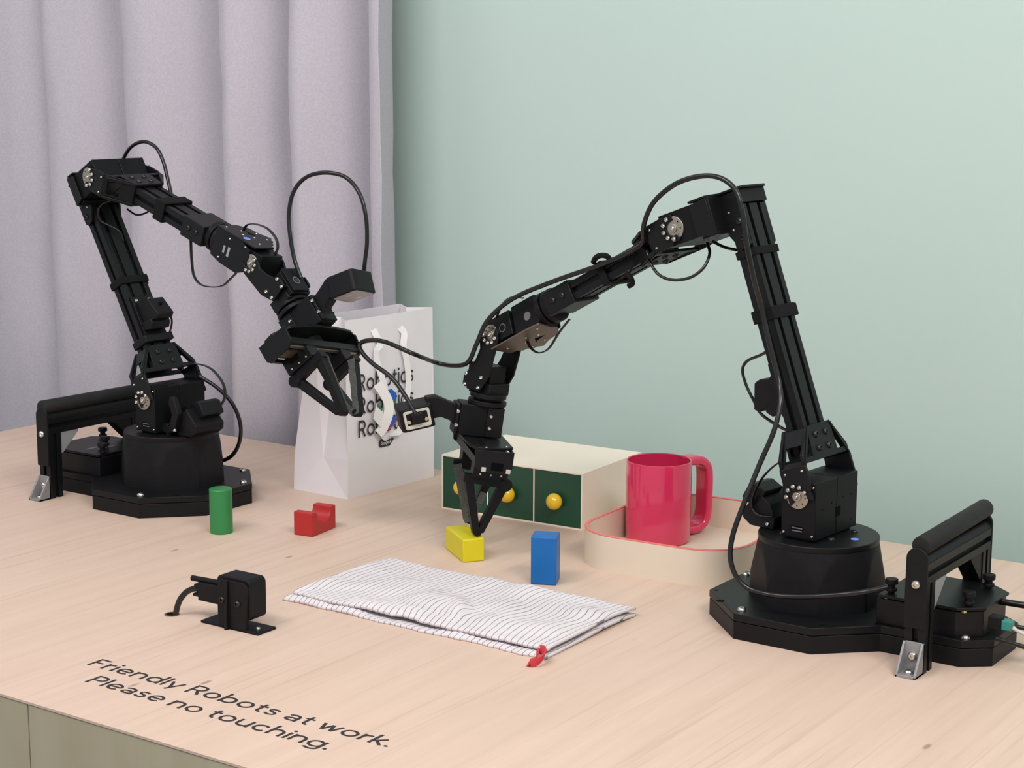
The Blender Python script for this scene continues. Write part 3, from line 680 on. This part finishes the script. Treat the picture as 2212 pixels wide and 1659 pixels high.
    b = MB(); b.box(-19, 19, -41, -.4, 95, 152); b.box(-19, 19, .4, 41, 95, 152); b.box(-18.2, 18.2, -.5, .5, 96, 151); sm = b.build('shoulder_servo', 'motor', root, TM_, bevel=.9)
    b = MB(); b.box(-15, 15, -36, 36, 92, 95.4); b.build('mounting_foot', 'anod', sm, TM_, bevel=.4)
    for sy in (1, -1):
        for x, z in ((-16, 99), (16, 99), (-16, 148), (16, 148)): screw('small', sm, TM_, (x, sy*41, z), (0, sy, 0))
        b = MB(); b.box(-6, 8, sy*41-.1*sy, sy*41.25, 100.5, 107) if sy > 0 else b.box(-6, 8, -41.25, -40.9, 100.5, 107); lb = b.build('type_label', 'flatblack', sm, TM_, smooth=False)
        b = MB()
        for z in (102, 105): (b.box(-5, 7, 41.2, 41.35, z-.6, z+.6) if sy > 0 else b.box(-5, 7, -41.35, -41.2, z-.6, z+.6))
        b.build('label_print', 'labelw', lb, TM_, smooth=False)
    for sx in (1, -1):   # cable sockets in the servo backs
        b = MB(); xx = sorted((sx*18.9, sx*19.2)); b.box(xx[0], xx[1], cs*-8 if cs > 0 else 0, 2 if cs > 0 else 10, 112, 122); b.build('socket', 'flatblack', sm, TM_, smooth=False)
        b = MB()
        for (y, z) in ((28, 124), (10, 128), (-12, 130), (-28, 130), (28, 104), (-30, 104)): b.cyl((sx*18.9, y, z), (sx*19.15, y, z), .9, seg=8)
        b.build('hole_shade_dots', 'flatblack', sm, TM_)  # black dots as the shade in the servo's small holes
    hz = (0, 0, 0)
    a0 = P['h_sh']
    for sy in (1, -1): horn(sm, UM, (0, sy*41, 2.5), sy, 12.3, [90+39*(k-2) for k in range(5)], 10.8)
    arm_bracket(root, UM, Matrix.Translation((P['rv'], 0, 0)), cs, root)
    # ---- upper arm rail
    rv = P['rv']
    rail('upper_arm_rail', root, UM, 2, 40, ES.z+3, rv, 0, 20, 40, sw_=1, sh_=2)
    # waist camera-like housing in front of the shoulder
    b = MB(); b.prism([(40, 92.6), (52, 92.6), (67, 93.5), (76, 100), (77, 108), (58, 128), (44, 118), (38, 104)], 1, -24, 22); wc = b.build('cable_housing', 'plast', root, TM_, bevel=1.0)
    b = MB(); b.prism([(56, 119), (64, 112), (78, 121), (70, 136), (62, 137), (50, 130)], 1, -12, 22); b.build('sensor_block', 'plast', wc, TM_, bevel=1.2)
    b = MB(); b.prism([(19, 97), (30, 94), (44, 98), (52, 122), (44, 141), (36, 143), (34, 134), (40, 120), (34, 104), (19, 104)], 1, -32, -24); b.box(19, 30, -30, 20, 100, 106); b.build('support_arm', 'plast', wc, TM_, bevel=1)
    screw('steel', wc, TM_, (46, -32, 101), (0, -1, 0)); screw('steel', wc, TM_, (46, 22, 98), (0, 1, 0))
    # upper arm cable block (on the reach side)
    ff = rv+10
    b = MB(); b.box(ff, ff+3, -17, 17, 82, 136); ub = b.build('cable_block', 'plast', root, UM, bevel=.6)
    b = MB(); R = Matrix.Rotation(math.radians(-14), 4, 'Y'); b.prism([(ff+3, 88), (ff+16, 84), (ff+22, 90), (ff+22, 96), (ff+3, 100)], 1, -16, 14); b.build('lower_block', 'plast', ub, UM, bevel=1.2)
    b = MB(); b.prism([(ff+3, 98), (ff+30, 92), (ff+36, 96), (ff+27, 122), (ff+20, 124), (ff+9, 122), (ff+3, 128)], 1, -13, 13); b2 = b.build('sensor_block', 'plast', ub, UM, bevel=1.6)
    b = MB(); b.cyl((ff+30, 1, 111), (ff+32.2, 1, 112), 2.4, seg=16); b.build('cable_hole', 'flatblack', b2, UM)  # black disc as the shade inside the cable opening
    for y in (-11, 9): screw('steel', ub, UM, (ff+3, y, 130), (1, 0, 0))
    b = MB(); b.box(ff-21.5, ff+8, -23, 22, 71, 81); b.build('clamp_block', 'plast', ub, UM, bevel=1.2) if cs < 0 else b.bm.free()
    # straps
    def strap(zc, hw, dx0=0, dx1=0, tail=False):
        b = MB(); q = 1.3; o_ = [(rv-11.5-dx0, -22), (rv+11.5+dx1, -22), (rv+11.5+dx1, 22), (rv-11.5-dx0, 22)]; i_ = [(rv-10.1, -20.2), (rv+10.1, -20.2), (rv+10.1, 20.2), (rv-10.1, 20.2)]
        b.frameplate(o_, i_, 2, zc-hw, zc+hw)
        if tail: b.box(rv-10, rv+2, -cs*22 if cs < 0 else -29, -cs*22+7 if cs < 0 else -22, zc-hw, zc+hw-.5)
        b.build('strap', 'velcro', root, UM, bevel=.8)
    for zc, hw, tl in P['straps']: strap(zc, hw, .5 if not tl else 1, .5 if not tl else 1.5, tl)
    # ---- elbow servos and their cage
    ex, ez = ES.x, ES.z
    b = MB(); b.box(ex-40, ex+15, -41, -.4, ez-17, ez+17); b.box(ex-40, ex+15, .4, 41, ez-17, ez+17); es = b.build('elbow_servo', 'motor', root, UM, bevel=.9)
    for sy in (1, -1):
        for x, z in ((ex-36, ez-13), (ex-36, ez+13)): screw('small', es, UM, (x, sy*41, z), (0, sy, 0))

    cage = [(ex-24, ez+18), (rv-11, ez+14), (rv-13, ez-12), (rv-8, ez-38), (rv+4, ez-36), (rv+10, ez-24), (ex-25, ez-19)]
    for sy in (1, -1):
        y0, y1 = sorted((sy*42.0, sy*44.6)); b = MB(); b.prism([(ex-27, ez+16), (rv+14, ez+18), (rv+14, ez-21), (ex-27, ez-17)], 1, y0, y1); eo = b.build('cage_side', 'anod', root, UM, bevel=.5)
        b = MB(); yy = sorted((sy*22, sy*44.6)); b.box(rv+11.4, rv+14, yy[0], yy[1], ez-21, ez+18); b.build('cage_web', 'anod', eo, UM, bevel=.3)
        y0, y1 = sorted((sy*20.6, sy*24)); b = MB(); b.prism([(rv+12, ez+17), (rv-10, ez+17), (rv-10, ez-38), (rv-6, ez-42), (rv+3, ez-40), (rv+12, ez-24)], 1, y0, y1); cp = b.build('rail_clamp', 'anod', root, UM, bevel=.5)
        for z, kk in ((ez-2, 'small'), (ez-20, 'small'), (ez-13, 'dark'), (ez-30, 'dark')): screw(kk, cp, UM, (rv+(5 if kk == 'small' else -4), sy*24, z), (0, sy, 0))
    b = MB(); b.prism([(ex-26, 44), (rv+14, 44.6), (rv+10, 26), (rv-13, 26), (rv-17, 20), (rv-17, -20), (rv-13, -26), (rv+10, -26), (rv+14, -44.6), (ex-26, -44)], 2, ez+18, ez+20.2); b.build('cage_top', 'anod', root, UM, bevel=.5)
    b = MB(); b.box(rv-12.5, rv-10, -24, 24, ez+4, ez+18); b.build('cage_recess_shade', 'plast', root, UM, bevel=.4)  # black plate standing in for the shaded open recess under the flange
    b = MB(); b.box(rv+11, ex-30, -40, 40, ez-20.5, ez-18); b.build('cage_floor', 'anod', root, UM, bevel=.5)
    for sy in (1, -1): horn(es, FM, (0, sy*41, 0), sy, 12.3, [39*(k-2) for k in range(5)], 10.8)
    # ---- forearm
    Rf = Matrix(((0, 0, 1, 0), (0, 1, 0, 0), (-1, 0, 0, 0), (0, 0, 0, 1)))   # local z -> forearm x
    arm_bracket(root, FM, Rf, cs, root)
    rail('forearm_rail', root, FM, 0, 48, 178, 0, 0, 40, 20, sw_=2, sh_=1)
    b = MB(); o_ = [(-22, -12), (22, -12), (22, 12), (-22, 12)]; b.frameplate([(y*1.04, z*1.12) for y, z in o_], [(y*.92, z*.86) for y, z in o_], 0, *P['fstrap']); b.build('strap', 'velcro', root, FM, bevel=1.5)
    Rx = Matrix.Rotation(roll, 4, 'X')
    b = MB(); b.box(163, 203, -22.5, 22.5, -13, 13); fs = b.build('rail_sleeve', 'anod', root, FM, bevel=.8)
    for sy in (1, -1):
        for x in (176, 190): screw('dark', fs, FM, (x, sy*22.5, 1), (0, sy, 0))
    b = MB(); b.cyl((203, 0, 0), (211, 0, 0), 19.5, seg=40); b.cyl((211, 0, 0), (214, 0, 0), 17, seg=40); b.cyl((214, 0, 0), (221, 0, 0), 20, seg=40); b.build('roll_bearing', 'plast', root, FM, bevel=.6)
    FR = FM @ Rx; X0 = LF
    b = MB(); b.box(221, 258, -15, 15, -17, 17); ro = b.build('roll_servo', 'motor', root, FR, bevel=.8)
    b = MB(); b.box(X0-31, X0+13, -17.5, 17.5, -14.5, 14.5); wp = b.build('wrist_servo', 'motor', root, FR, bevel=.8)
    for sy in (1, -1):
        b = MB(); b.cyl((X0-18, sy*17.4, 2), (X0-18, sy*17.7, 2), 5.0, seg=28); b.build('round_label', 'labelw', wp, FR)
        b = MB(); b.cyl((X0-18, sy*17.6, 2), (X0-18, sy*17.9, 2), 3.9, seg=28); b.build('label_centre', 'motor', wp, FR)
        y0, y1 = sorted((sy*18, sy*20.4)); b = MB()
        if sy == 1 or cs < 0:
            b.prism([(221, -16), (221, 17), (228, 19), (X0-24, 19), (X0-6, 14), (X0-4, -13), (X0-20, -21), (240, -20)], 1, y0, y1); sp_ = b.build('chassis_side', 'anod', root, FR, bevel=.5)
            b = MB(); yy = sorted((sy*20.3, sy*20.6)); b.box(240, 243.5, yy[0], yy[1], -6, 3); b.box(248, 252, yy[0], yy[1], -8, 4); b.build('slots', 'grey', sp_, FR)
            for x, z in ((247, 14), (236, -14), (X0-14, 15)): screw('small', sp_, FR, (x, sy*20.4, z), (0, sy, 0))
        else: b.bm.free()
    for sy in (1, -1):
        b = MB(); b.cyl((236, sy*15, 3), (236, sy*15.3, 3), 5.0, seg=28); b.build('round_label', 'labelw', ro, FR)
    tp = [(219, -19), (219, 12), (229, 24), (246, 26), (262, 33), (267, 27), (272, 27), (275, 20), (281, 19), (284, 12), (292, 10), (X0+2, 4), (X0+2, -21), (236, -21)]
    b = MB(); b.prism(tp, 2, 19, 21.2); tpl = b.build('chassis_plate', 'plate' if cs > 0 else 'anod', root, FR, bevel=.4)
    for x, y in ((228, -12), (240, 2), (252, -6), (262, 4), (X0-8, -5), (268, 20), (248, 20)): screw('small', tpl, FR, (x, y, 21.2), (0, 0, 1))
    b = MB(); b.cyl((X0-26, -10, 21.2), (X0-26, -10, 21.5), 4.6); b.build('round_sticker', 'led', tpl, FR) if cs < 0 else b.bm.free()
    b = MB(); b.prism([(238, 10), (256, 14), (250, 6)], 2, 21.1, 21.35); b.build('recess_shade', 'flatblack', tpl, FR, smooth=False)  # flat black triangle as the shade of a cut-out
    # ---- wrist pitch bracket
    for sy in (1, -1): horn(wp, PM, (0, sy*17.6, 0), sy, 11, [38*(k-2) for k in range(5)], 9.6)
    for sy in (1, -1):
        y0, y1 = sorted((sy*19.8, sy*22.4)); b = MB()
        kx = P['wk']; b.prism([(x*(kx if x > 15 else 1), z) for x, z in [(-9, -8), (-4, -13), (4, -14.4), (17, -12.3), (41.6, -8), (60, 2.8), (58.5, 14.7), (56.5, 29.5), (45, 29), (38, 21), (28, 14.8), (16, 10.4), (10, 12.5), (4, 13.2), (4, 6.5), (7.4, 0), (3.5, -6.8), (-3, -7)]], 1, y0, y1)
        ws = b.build('wrist_bracket', 'anod', root, PM, bevel=.6)
        for x, z in ((44.4, 25.5), (55.5, 25.5), (44.4, 2), (55.4, 4.5)): screw('steel', ws, PM, (x*kx, sy*22.4, z), (0, sy, 0))
    b = MB()
    for x, z in ((44.4, 25.5), (55.5, 25.5), (44.4, 2)): b.tube([(x*kx, -20, z), (x*kx, 20, z)], 2.3, 12)
    b.build('cross_pins', 'anod', root, PM)
    b = MB(); b.prism([(56, -8), (70, -8), (70, 24), (56, 22)], 1, -17, 17); b.build('wrist_crossbar', 'anod', root, PM, bevel=1.2)
    # wrist rotate servo
    b = MB(); b.box(33*kx, 66, -13, 13, -3, 32); b.box(36*kx, 68, -15.5, 15.5, 3, 29); wr_ = b.build('rotate_servo', 'motor', root, PM, bevel=.8)
    for sy in (1, -1):
        pass
    b = MB(); b.lathe([(3.8, 32), (5.2, 32), (5.2, 32.25), (3.8, 32.25)], 28, R=Matrix.Translation(V((51, 0, 0))), close=True); rl = b.build('round_label', 'labelw', wr_, PM)
    text('R', .0042, 'lettering', 'labelw', rl, PM @ Matrix.Translation((.0496, -.0021, .0323)))
    b = MB(); b.cyl((68, 0, 6), (73, 0, 6), 21, seg=44); b.cyl((73, 0, 6), (76, 0, 6), 16, seg=44); b.cyl((76, 0, 6), (81, 0, 6), 22, seg=44); b.build('rotate_bearing', 'plast', root, GM, bevel=.6)
    # ---- gripper servo and camera mount
    b = MB(); b.box(81, 117, -15, 15, -8, 38); gs = b.build('gripper_servo', 'motor', root, GM, bevel=.9)
    b = MB(); b.box(82, 116, -17, 17, -12, 7); b.build('servo_clamp', 'anod', gs, GM, bevel=.6)
    for sy in (1, -1):
        for x in (92, 106): screw('steel', gs, GM, (x, sy*17, 3), (0, sy, 0))
    b = MB(); b.box(84, 116, -13, -3, -16.5, -12); b.build('cable_cover', 'silver', gs, GM, bevel=.8)
    b = MB(); b.box(82, 117, -14, 14, 38, 42.5); b.prism([(84, 41), (82, 50), (77, 66), (80, 78), (104, 70), (100, 58), (103, 47), (110, 41)], 1, -8, 8); cmn = b.build('camera_mount', 'plast', root, GM, bevel=1.2)
    for x, z in ((90, 40.5), (106, 40.5)): screw('steel', cmn, GM, (x, 14, z), (0, 1, 0)); screw('steel', cmn, GM, (x, -14, z), (0, -1, 0))
    cc = Matrix.Translation((102*.001, 0, 87*.001)) @ Matrix.Rotation(math.radians(19.5), 4, 'Y'); CM = GM @ cc   # x = viewing axis
    b = MB(); b.prism([(y, z) for y, z in rrect(44, 38, 5, 6)], 0, -13, 13); cb = b.build('wrist_camera', 'plast', root, CM, bevel=1.2, segs=3)
    b = MB(); b.prism(rrect(39, 33, 4, 5), 0, 12.8, 13.4); ff_ = b.build('camera_front', 'lens', cb, CM, bevel=.3)
    b = MB()
    for y in (-10, 10): b.cyl((13.3, y, 0), (13.8, y, 0), 4, seg=24)
    b.build('lens_ring', 'silver', ff_, CM)
    b = MB(); b.frameplate(rrect(21, 30, 2.5), rrect(15, 24, 1.5), 1, 21.8, 22.9); b.prism([(6, -13), (9, -13), (9, 13), (6, 13)], 1, 21.8, 22.6); pf = b.build('port_frame', 'silver', cb, CM, bevel=.3)
    screw('gold', pf, CM, (2, 22, -9.5), (0, 1, 0)); screw('gold', pf, CM, (2, 22, 9.5), (0, 1, 0))
    b = MB(); b.box(-7, 4, 22, 29, -6.5, 6.5); b.build('camera_plug', 'plast', cb, CM, bevel=.8)
    # ---- gripper frame
    pl = [(117, 0)]
    b = MB(); b.prism([(-62, -20), (-74, -8), (-76, 6), (-60, 24), (-20, 32), (20, 32), (52, 30), (67, 24), (67, 16), (60, -6), (50, -20)], 0, 118, 121.5); gp = b.build('gripper_plate', 'anod', root, GM, bevel=.7)
    b = MB()
    for y0, y1 in ((-48, -22), (26, 54)): b.box(117.9, 118.12, y0, y1, 12, 18)
    b.build('recess_shade', 'flatblack', gp, GM, smooth=False)  # thin black strips as shade in the plate windows, nothing is cut
    for y, z in ((-66, 2), (66, 14), (-50, 20), (52, -12), (-40, -14)): screw('small', gp, GM, (118, y, z), (-1, 0, 0))
    b = MB(); b.prism([(121, -18), (121, 26), (140, 24), (146, 16), (146, -14), (140, -18)], 1, -76, -73); b.build('end_plate', 'anod', gp, GM, bevel=.5)
    b = MB(); b.prism([(121, -18), (121, 26), (140, 24), (146, 16), (146, -14), (140, -18)], 1, 64, 67); b.build('end_plate', 'anod', gp, GM, bevel=.5)
    b = MB(); b.box(134, 143, 67, 67.2, -8, 6); b.build('recess_shade', 'flatblack', gp, GM, smooth=False)  # flat black patch as the shade in the end plate window
    for zz in (14, -14): b = MB(); b.box(140, 145, 66.8, 68.2, zz-2.6, zz+2.6); b.build('guide_end', 'silver', gp, GM, bevel=.3)
    b = MB()
    for x0_, x1_ in ((121.5, 124), (128, 132), (136, 141)): b.box(x0_, x1_, -73, 64, -19, -16.5)
    b.box(124, 136, -73, -52, -19, -16.5); b.box(124, 136, 50, 64, -19, -16.5); b.box(124, 136, -14, 6, -19, -16.5); b.build('frame_wall', 'anod', gp, GM)
    b = MB(); b.box(133, 142, -73, 64, 16, 21); b.build('frame_bar', 'anod', gp, GM, bevel=.5)
    b = MB(); b.cyl((131, 0, 3), (121, 0, 3), 14, seg=32); b.cyl((132, 0, 3), (130, 0, 3), 9, seg=6); b.build('crank_disc', 'plast', gp, GM, bevel=.5)
    b = MB(); b.box(138.5, 141.5, -72.9, 63.9, -6, 6); b.build('linear_guide', 'horn', gp, GM, bevel=.3)
    b = MB(); b.box(142, 143.5, -73, 64, 13, 17.5); b.build('guide_strip', 'horn', gp, GM, bevel=.3)
    for sg in (1, -1):
        s, sT = P['open']
        b = MB(); b.box(137, 157, sg*s-9, sg*s+9, -20, 20); b.box(128, 138, sg*s-8, sg*s+8, -12, 14); ca = b.build('finger_carriage', 'anod', root, GM, bevel=.7)
        y_ = sg*(s+9); yy = sorted((y_, y_+sg*.15)); b = MB(); b.box(141, 148, yy[0], yy[1], -10, 4); b.build('recess_shade', 'flatblack', ca, GM, smooth=False)  # flat black patch as the shade in the carriage window
        for x, z in ((153, -12), (153, 0), (153, 12)): screw('small', ca, GM, (x, y_, z), (0, sg, 0))
        finger(root, GM, s, sT, sg, 0)
    return dict(root=root, T=TM_, U=UM, F=FM, G=GM, P=PM, C=CM, n=n, S=S, base=baseM)

RR = build_robot(dict(S=(-.735, 1.6016, .1345), E=(-.8894, 1.6152, .3907), W=(-1.1455, 1.633, .2536), az=math.radians(175), cs=1, base=(-.735, 1.602), byaw=math.pi,
    g=(-.107, -.088, -.990), o=(.724, -.690, -.016), label='right black robot arm reaching left with its gripper down over the yellow block', rv=-4, wk=1.12, roll=math.pi+math.radians(9), open=(36, 27),
    h_sh=5, h_el=100, h_wr=-60, straps=((184, 6.5, True), (248, 4, False)), fstrap=(112, 121), facet=math.radians(6.5),
    plate_screws=((40, 86), (94, -29), (-172, 43), (-186, -28)), holes=((72, 70, 4.2), (93, 40, 2), (4, 92, 2), (-45, 84, 3), (-86, 50, 2.2))))
RL = build_robot(dict(S=(-1.641, 1.599, .133), E=(-1.7366, 1.607, .4125), W=(-1.4636, 1.5841, .3182), az=math.radians(-4.8), cs=-1, base=(-1.641, 1.599), byaw=0,
    g=(.674, -.097, -.732), o=(-.076, .977, -.199), label='left black robot arm with its open gripper hanging before the curtain and paper bag', rv=6, wk=1.0, roll=0, open=(34, 15),
    h_sh=120, h_el=-70, h_wr=-120, straps=((161, 5, True),), fstrap=(108, 126), facet=math.radians(11.7), mark=True,
    plate_screws=((33, -88), (88, 38), (40, 88)), holes=((70, -62, 4), (84, 2, 4), (92, -26, 2))))

# ---- cables: traced at their own depth beside the arm
def cable(rob, pts, r=.0022, name='cable', mt='cable', seg=10, flat=None):
    """pts: (pixel x, pixel y, lateral offset in mm from the arm plane) or a 3-D point"""
    P3 = []
    for p in pts:
        if isinstance(p, V): P3.append(p)
        else: P3.append(px(p[0], p[1], rob['S']+rob['n']*(p[2]*.001), rob['n']))
    b = MB(False); path = spline(P3, 8)
    if flat: b.sweep(path, rrect(flat[0], flat[1], min(flat)*.45, 2), ref=rob['n'])
    else: b.tube(path, r, seg)
    inv = rob['base'].inverted()
    for v in b.bm.verts: v.co = inv @ v.co
    return b.build(name, mt, rob['root'], rob['base'], ang=60)
lat = lambda rob, p: (p-rob['S']).dot(rob['n'])*1000
def gp_(rob, fr, x, y, z): return rob[fr] @ V((x*.001, y*.001, z*.001))
pc = gp_(RR, 'C', -2, 26, 0); lc = lat(RR, pc)
cable(RR, [pc, (872, 850, lc), (845, 815, lc), (805, 785, lc), (783, 762, lc-4), (777, 745, lc-8), (792, 736, lc-10), (830, 738, lc-12), (890, 763, lc-14), (945, 784, 30), (985, 790, 34), (1012, 781, 34),
    (1030, 742, 32), (1055, 690, 31), (1110, 644, 30), (1200, 606, 29), (1300, 571, 29), (1362, 543, 30), (1388, 523, 40), (1391, 485, 52), (1412, 437, 52), (1458, 398, 50), (1510, 381, 50), (1555, 384, 50),
    (1588, 410, 50), (1604, 460, 50), (1612, 520, 48), (1628, 600, 40), (1645, 665, 30), (1662, 740, 30), (1682, 820, 31), (1686, 868, 40), (1672, 930, 52), (1640, 1005, 66), (1606, 1090, 84), (1582, 1160, 96),
    (1579, 1215, 100), (1603, 1262, 97), (1655, 1283, 88), (1730, 1289, 82), (1820, 1284, 74), (1880, 1276, 60), (1918, 1268, 50)], .00265, 'camera_cable')
cable(RR, [(1528, 525, 10), (1533, 548, 20), (1520, 578, 30), (1492, 599, 36), (1455, 605, 38), (1424, 594, 38), (1405, 568, 36), (1397, 540, 32)], .0016)
cable(RR, [(1140, 715, 0), (1140, 738, 5), (1150, 755, 8), (1166, 762, 8), (1186, 752, 8), (1208, 718, 6), (1230, 690, 4)], flat=(.0014, .0042), name='servo_lead')
cable(RR, [(1660, 756, 10), (1645, 766, 4), (1614, 780, 0), (1604, 800, 0), (1612, 832, 0), (1628, 865, 0), (1645, 895, -2), (1690, 925, 4), (1716, 934, 12)], .0016)
cable(RR, [(1068, 700, 16), (1078, 672, 18), (1092, 650, 20), (1112, 640, 20), (1130, 644, 20)], flat=(.0014, .0038), name='servo_lead')
cable(RR, [(1690, 995, 30), (1668, 1010, 30), (1645, 1035, 28), (1628, 1070, 26), (1626, 1095, 25), (1640, 1112, 25), (1670, 1116, 24)], flat=(.0014, .0045), name='servo_lead')
cable(RR, [(1282, 566, 26), (1286, 558, 30), (1296, 552, 30), (1310, 553, 28), (1320, 562, 24), (1330, 560, 22)], .0030, 'strap_end', 'velcro')
cable(RR, [(1352, 590, 24), (1362, 600, 24), (1366, 612, 22), (1358, 618, 22)], .0030, 'strap_end', 'velcro')
cable(RR, [(1372, 540, 24), (1362, 585, 24), (1335, 606, 20), (1312, 612, 16), (1300, 618, 10)], .0010, 'strap_thread', 'velcro')
cable(RR, [(1540, 522, -5), (1565, 534, 0), (1590, 540, 8)], .0016)
pl_ = gp_(RL, 'C', -2, 25, 0); ll = lat(RL, pl_); w0 = gp_(RL, 'G', 60, 8, 34); lw = lat(RL, w0)
cable(RL, [(650, 600, lw-6), (636, 560, lw-6), (627, 510, lw-6), (624, 462, lw-4), (634, 415, lw), (660, 384, lw+6), (700, 373, lw+10), (745, 382, ll), (775, 415, ll), (790, 465, ll), (793, 520, ll), (789, 560, ll), (786, 588, ll), pl_], .0025, 'camera_cable')
cable(RL, [(262, 365, 30), (268, 340, 30), (285, 316, 30), (312, 306, 30), (338, 320, 30), (353, 350, 30), (362, 385, 28), (370, 420, 24)], .0024, 'camera_cable')
cable(RL, [(430, 812, 30), (470, 838, 40), (502, 872, 48), (519, 915, 55), (517, 955, 58), (500, 985, 55), (470, 1000, 48)], .0026, 'camera_cable')
cable(RL, [(400, 790, 20), (425, 786, 26), (455, 796, 30), (480, 825, 32), (486, 855, 32), (475, 877, 28), (455, 884, 20)], flat=(.0013, .0045), name='servo_lead')
cable(RL, [(412, 512, -12), (414, 560, -12), (420, 598, -12), (440, 617, -12), (478, 618, -12), (500, 600, -10), (510, 590, -8)], flat=(.0014, .0042), name='servo_lead')
cable(RL, [(526, 498, 0), (534, 486, 0), (552, 484, 3), (578, 494, 8), (596, 515, 12), (600, 535, 12), (594, 550, 10)], flat=(.0014, .0042), name='servo_lead')
cable(RL, [(242, 432, -15), (222, 440, -22), (212, 455, -24), (216, 475, -20), (240, 489, -12), (258, 500, -6), (266, 520, 0)], .0014)
cable(RL, [(275, 452, 10), (295, 464, 10), (315, 460, 10), (325, 452, 10)], .0013)
cable(RL, [(300, 628, 10), (330, 645, 14), (355, 660, 20), (371, 690, 22), (366, 722, 20)], .0013)

# ------------------------------------------------------------------ handle frames beside the robots
def handle_frame(x, yc, half, zt, label, side_cover, tilt):
    Mx = Matrix.Translation((x, yc, 0)); root = empty('handle_frame', Mx, label, 'frame', 'handle frames over the robot bases')
    L_ = half
    for s in (-1, 1):
        rail('upright', root, Mx, 2, 0, zt-20, 0, s*(L_-10), 20, 20, sw_=1, sh_=1)
        b = MB(); yy = sorted((s*L_, s*(L_+3)))
        arc = [(10.5*math.cos(math.radians(a)), zt+4+10.5*math.sin(math.radians(a))) for a in range(0, 181, 15)]
        b.prism(arc+[(-10.5, zt-62), (10.5, zt-62)], 1, yy[0], yy[1]); cv = b.build('end_cover', 'plast', root, Mx, bevel=.8)
        screw('big', cv, Mx, (0, s*(L_+3), zt-20), (0, s, 0))
        # grey cast corner at the foot
        yo = s*L_; b = MB(); R = Matrix.Identity(4)
        if s > 0: R = Matrix.Rotation(math.pi, 4, 'Z')
        y0 = -L_
        for xx in ((-10, -7.6), (7.6, 10)): b.prism([(y0, 0), (y0-20, 0), (y0-20, 2.5), (y0-3, 30), (y0, 30)], 0, xx[0], xx[1], R)
        b.box(-10, 10, y0-20, y0, 0, 2.6, R); b.box(-10, 10, y0-2.8, y0, 0, 30, R)
        ft = b.build('foot_bracket', 'alu', root, Mx, bevel=.5)
        sg = -1 if s < 0 else 1
        screw('big', ft, Mx, (0, sg*(L_+10.5), 2.6), (0, 0, 1)); screw('big', ft, Mx, (0, sg*(L_+2.8), 17), (0, sg, 0))
        # inner gusset under the beam
        b = MB(); q = s*(L_-20)
        b.prism([(q, zt-20), (q-s*30, zt-20), (q-s*30, zt-23), (q-s*3, zt-48), (q, zt-48)], 0, -9, 9); gu = b.build('inner_gusset', 'grey' if s < 0 else 'plast', root, Mx, bevel=.5)
    rail('beam', root, Mx, 1, -L_, L_, 0, zt-10, 20, 20, sw_=1, sh_=1)
    b = MB(); arc = [(9.4*math.cos(math.radians(a)), zt+7.5*math.sin(math.radians(a))) for a in range(0, 181, 15)]; b.prism(arc, 1, -L_+.5, L_-.5); b.build('beam_cap', 'plast', root, Mx)
    b = MB(); prof = [(0, -L_), (8.4, -L_), (9.2, -(L_-1.2)), (9.2, L_-1.2), (8.4, L_), (0, L_)]
    R = Matrix.Translation(V((tilt[0], tilt[1], zt+tilt[3]))) @ Matrix.Rotation(tilt[2], 4, 'X') @ Matrix.Rotation(math.radians(-90), 4, 'X')
    b.lathe(prof, 40, R=R); b.build('foam_grip', 'foam', root, Mx, ang=40)
    return root
handle_frame(-.5935, 1.592, 82, 105, 'black aluminium handle frame with foam grip over the right robot base', 1, (1, 3, math.radians(1.2), 16.5))
handle_frame(-1.776, 1.587, 82, 105, 'black aluminium handle frame with foam grip over the left robot base', 1, (0, -2, math.radians(-.6), 13.5))

# ------------------------------------------------------------------ wires leaving the right robot box
def wire(name, pts, r, mt, label, cat='cable', grp='wires plugged into the right robot base'):
    b = MB(False); P0 = V(pts[0]); b.tube([p-P0 for p in spline(pts, 8)], r, 12); o = b.build(name, mt, None, Matrix.Translation(P0), ang=60); return tag(o, label, cat, grp)
bx = -.735+.186
wire('power_cable', [(-.552, 1.615, .050), (-.52, 1.613, .051), (-.47, 1.612, .052), (-.40, 1.62, .04), (-.33, 1.65, .006), (-.2, 1.70, .0032)], .0032, 'cable', 'thick black cable leaving the top of the right robot base box, highest of three')
o = wire('data_cable', [(-.520, 1.575, .041), (-.49, 1.576, .040), (-.46, 1.58, .040), (-.40, 1.59, .03), (-.33, 1.60, .005), (-.2, 1.62, .0022)], .0021, 'cable', 'thin dark cable with a teal plug leaving the right robot base box')
oM = ABS[o.name]
b = MB(); b.box(-26, -14, -6, 6, -5, 7); b.build('plug_body', 'plast', o, oM, bevel=.8)
b = MB(); b.box(-14, -4, -4.5, 4.5, -4.5, 4.5); b.build('teal_plug', 'teal', o, oM, bevel=.8, label='teal plug')
b = MB(); b.tube([(-4, 0, -2), (6, -1, -5), (14, -2, -7)], 2.0, 10); b.build('clear_sleeve', 'clear', o, oM, label='translucent sleeve end')
wire('usb_cable', [(-.535, 1.563, .030), (-.50, 1.556, .028), (-.46, 1.55, .022), (-.42, 1.545, .012), (-.36, 1.54, .0026), (-.25, 1.54, .0022)], .0022, 'cable', 'thin black cable leaving low from the right robot base box, lowest of three')
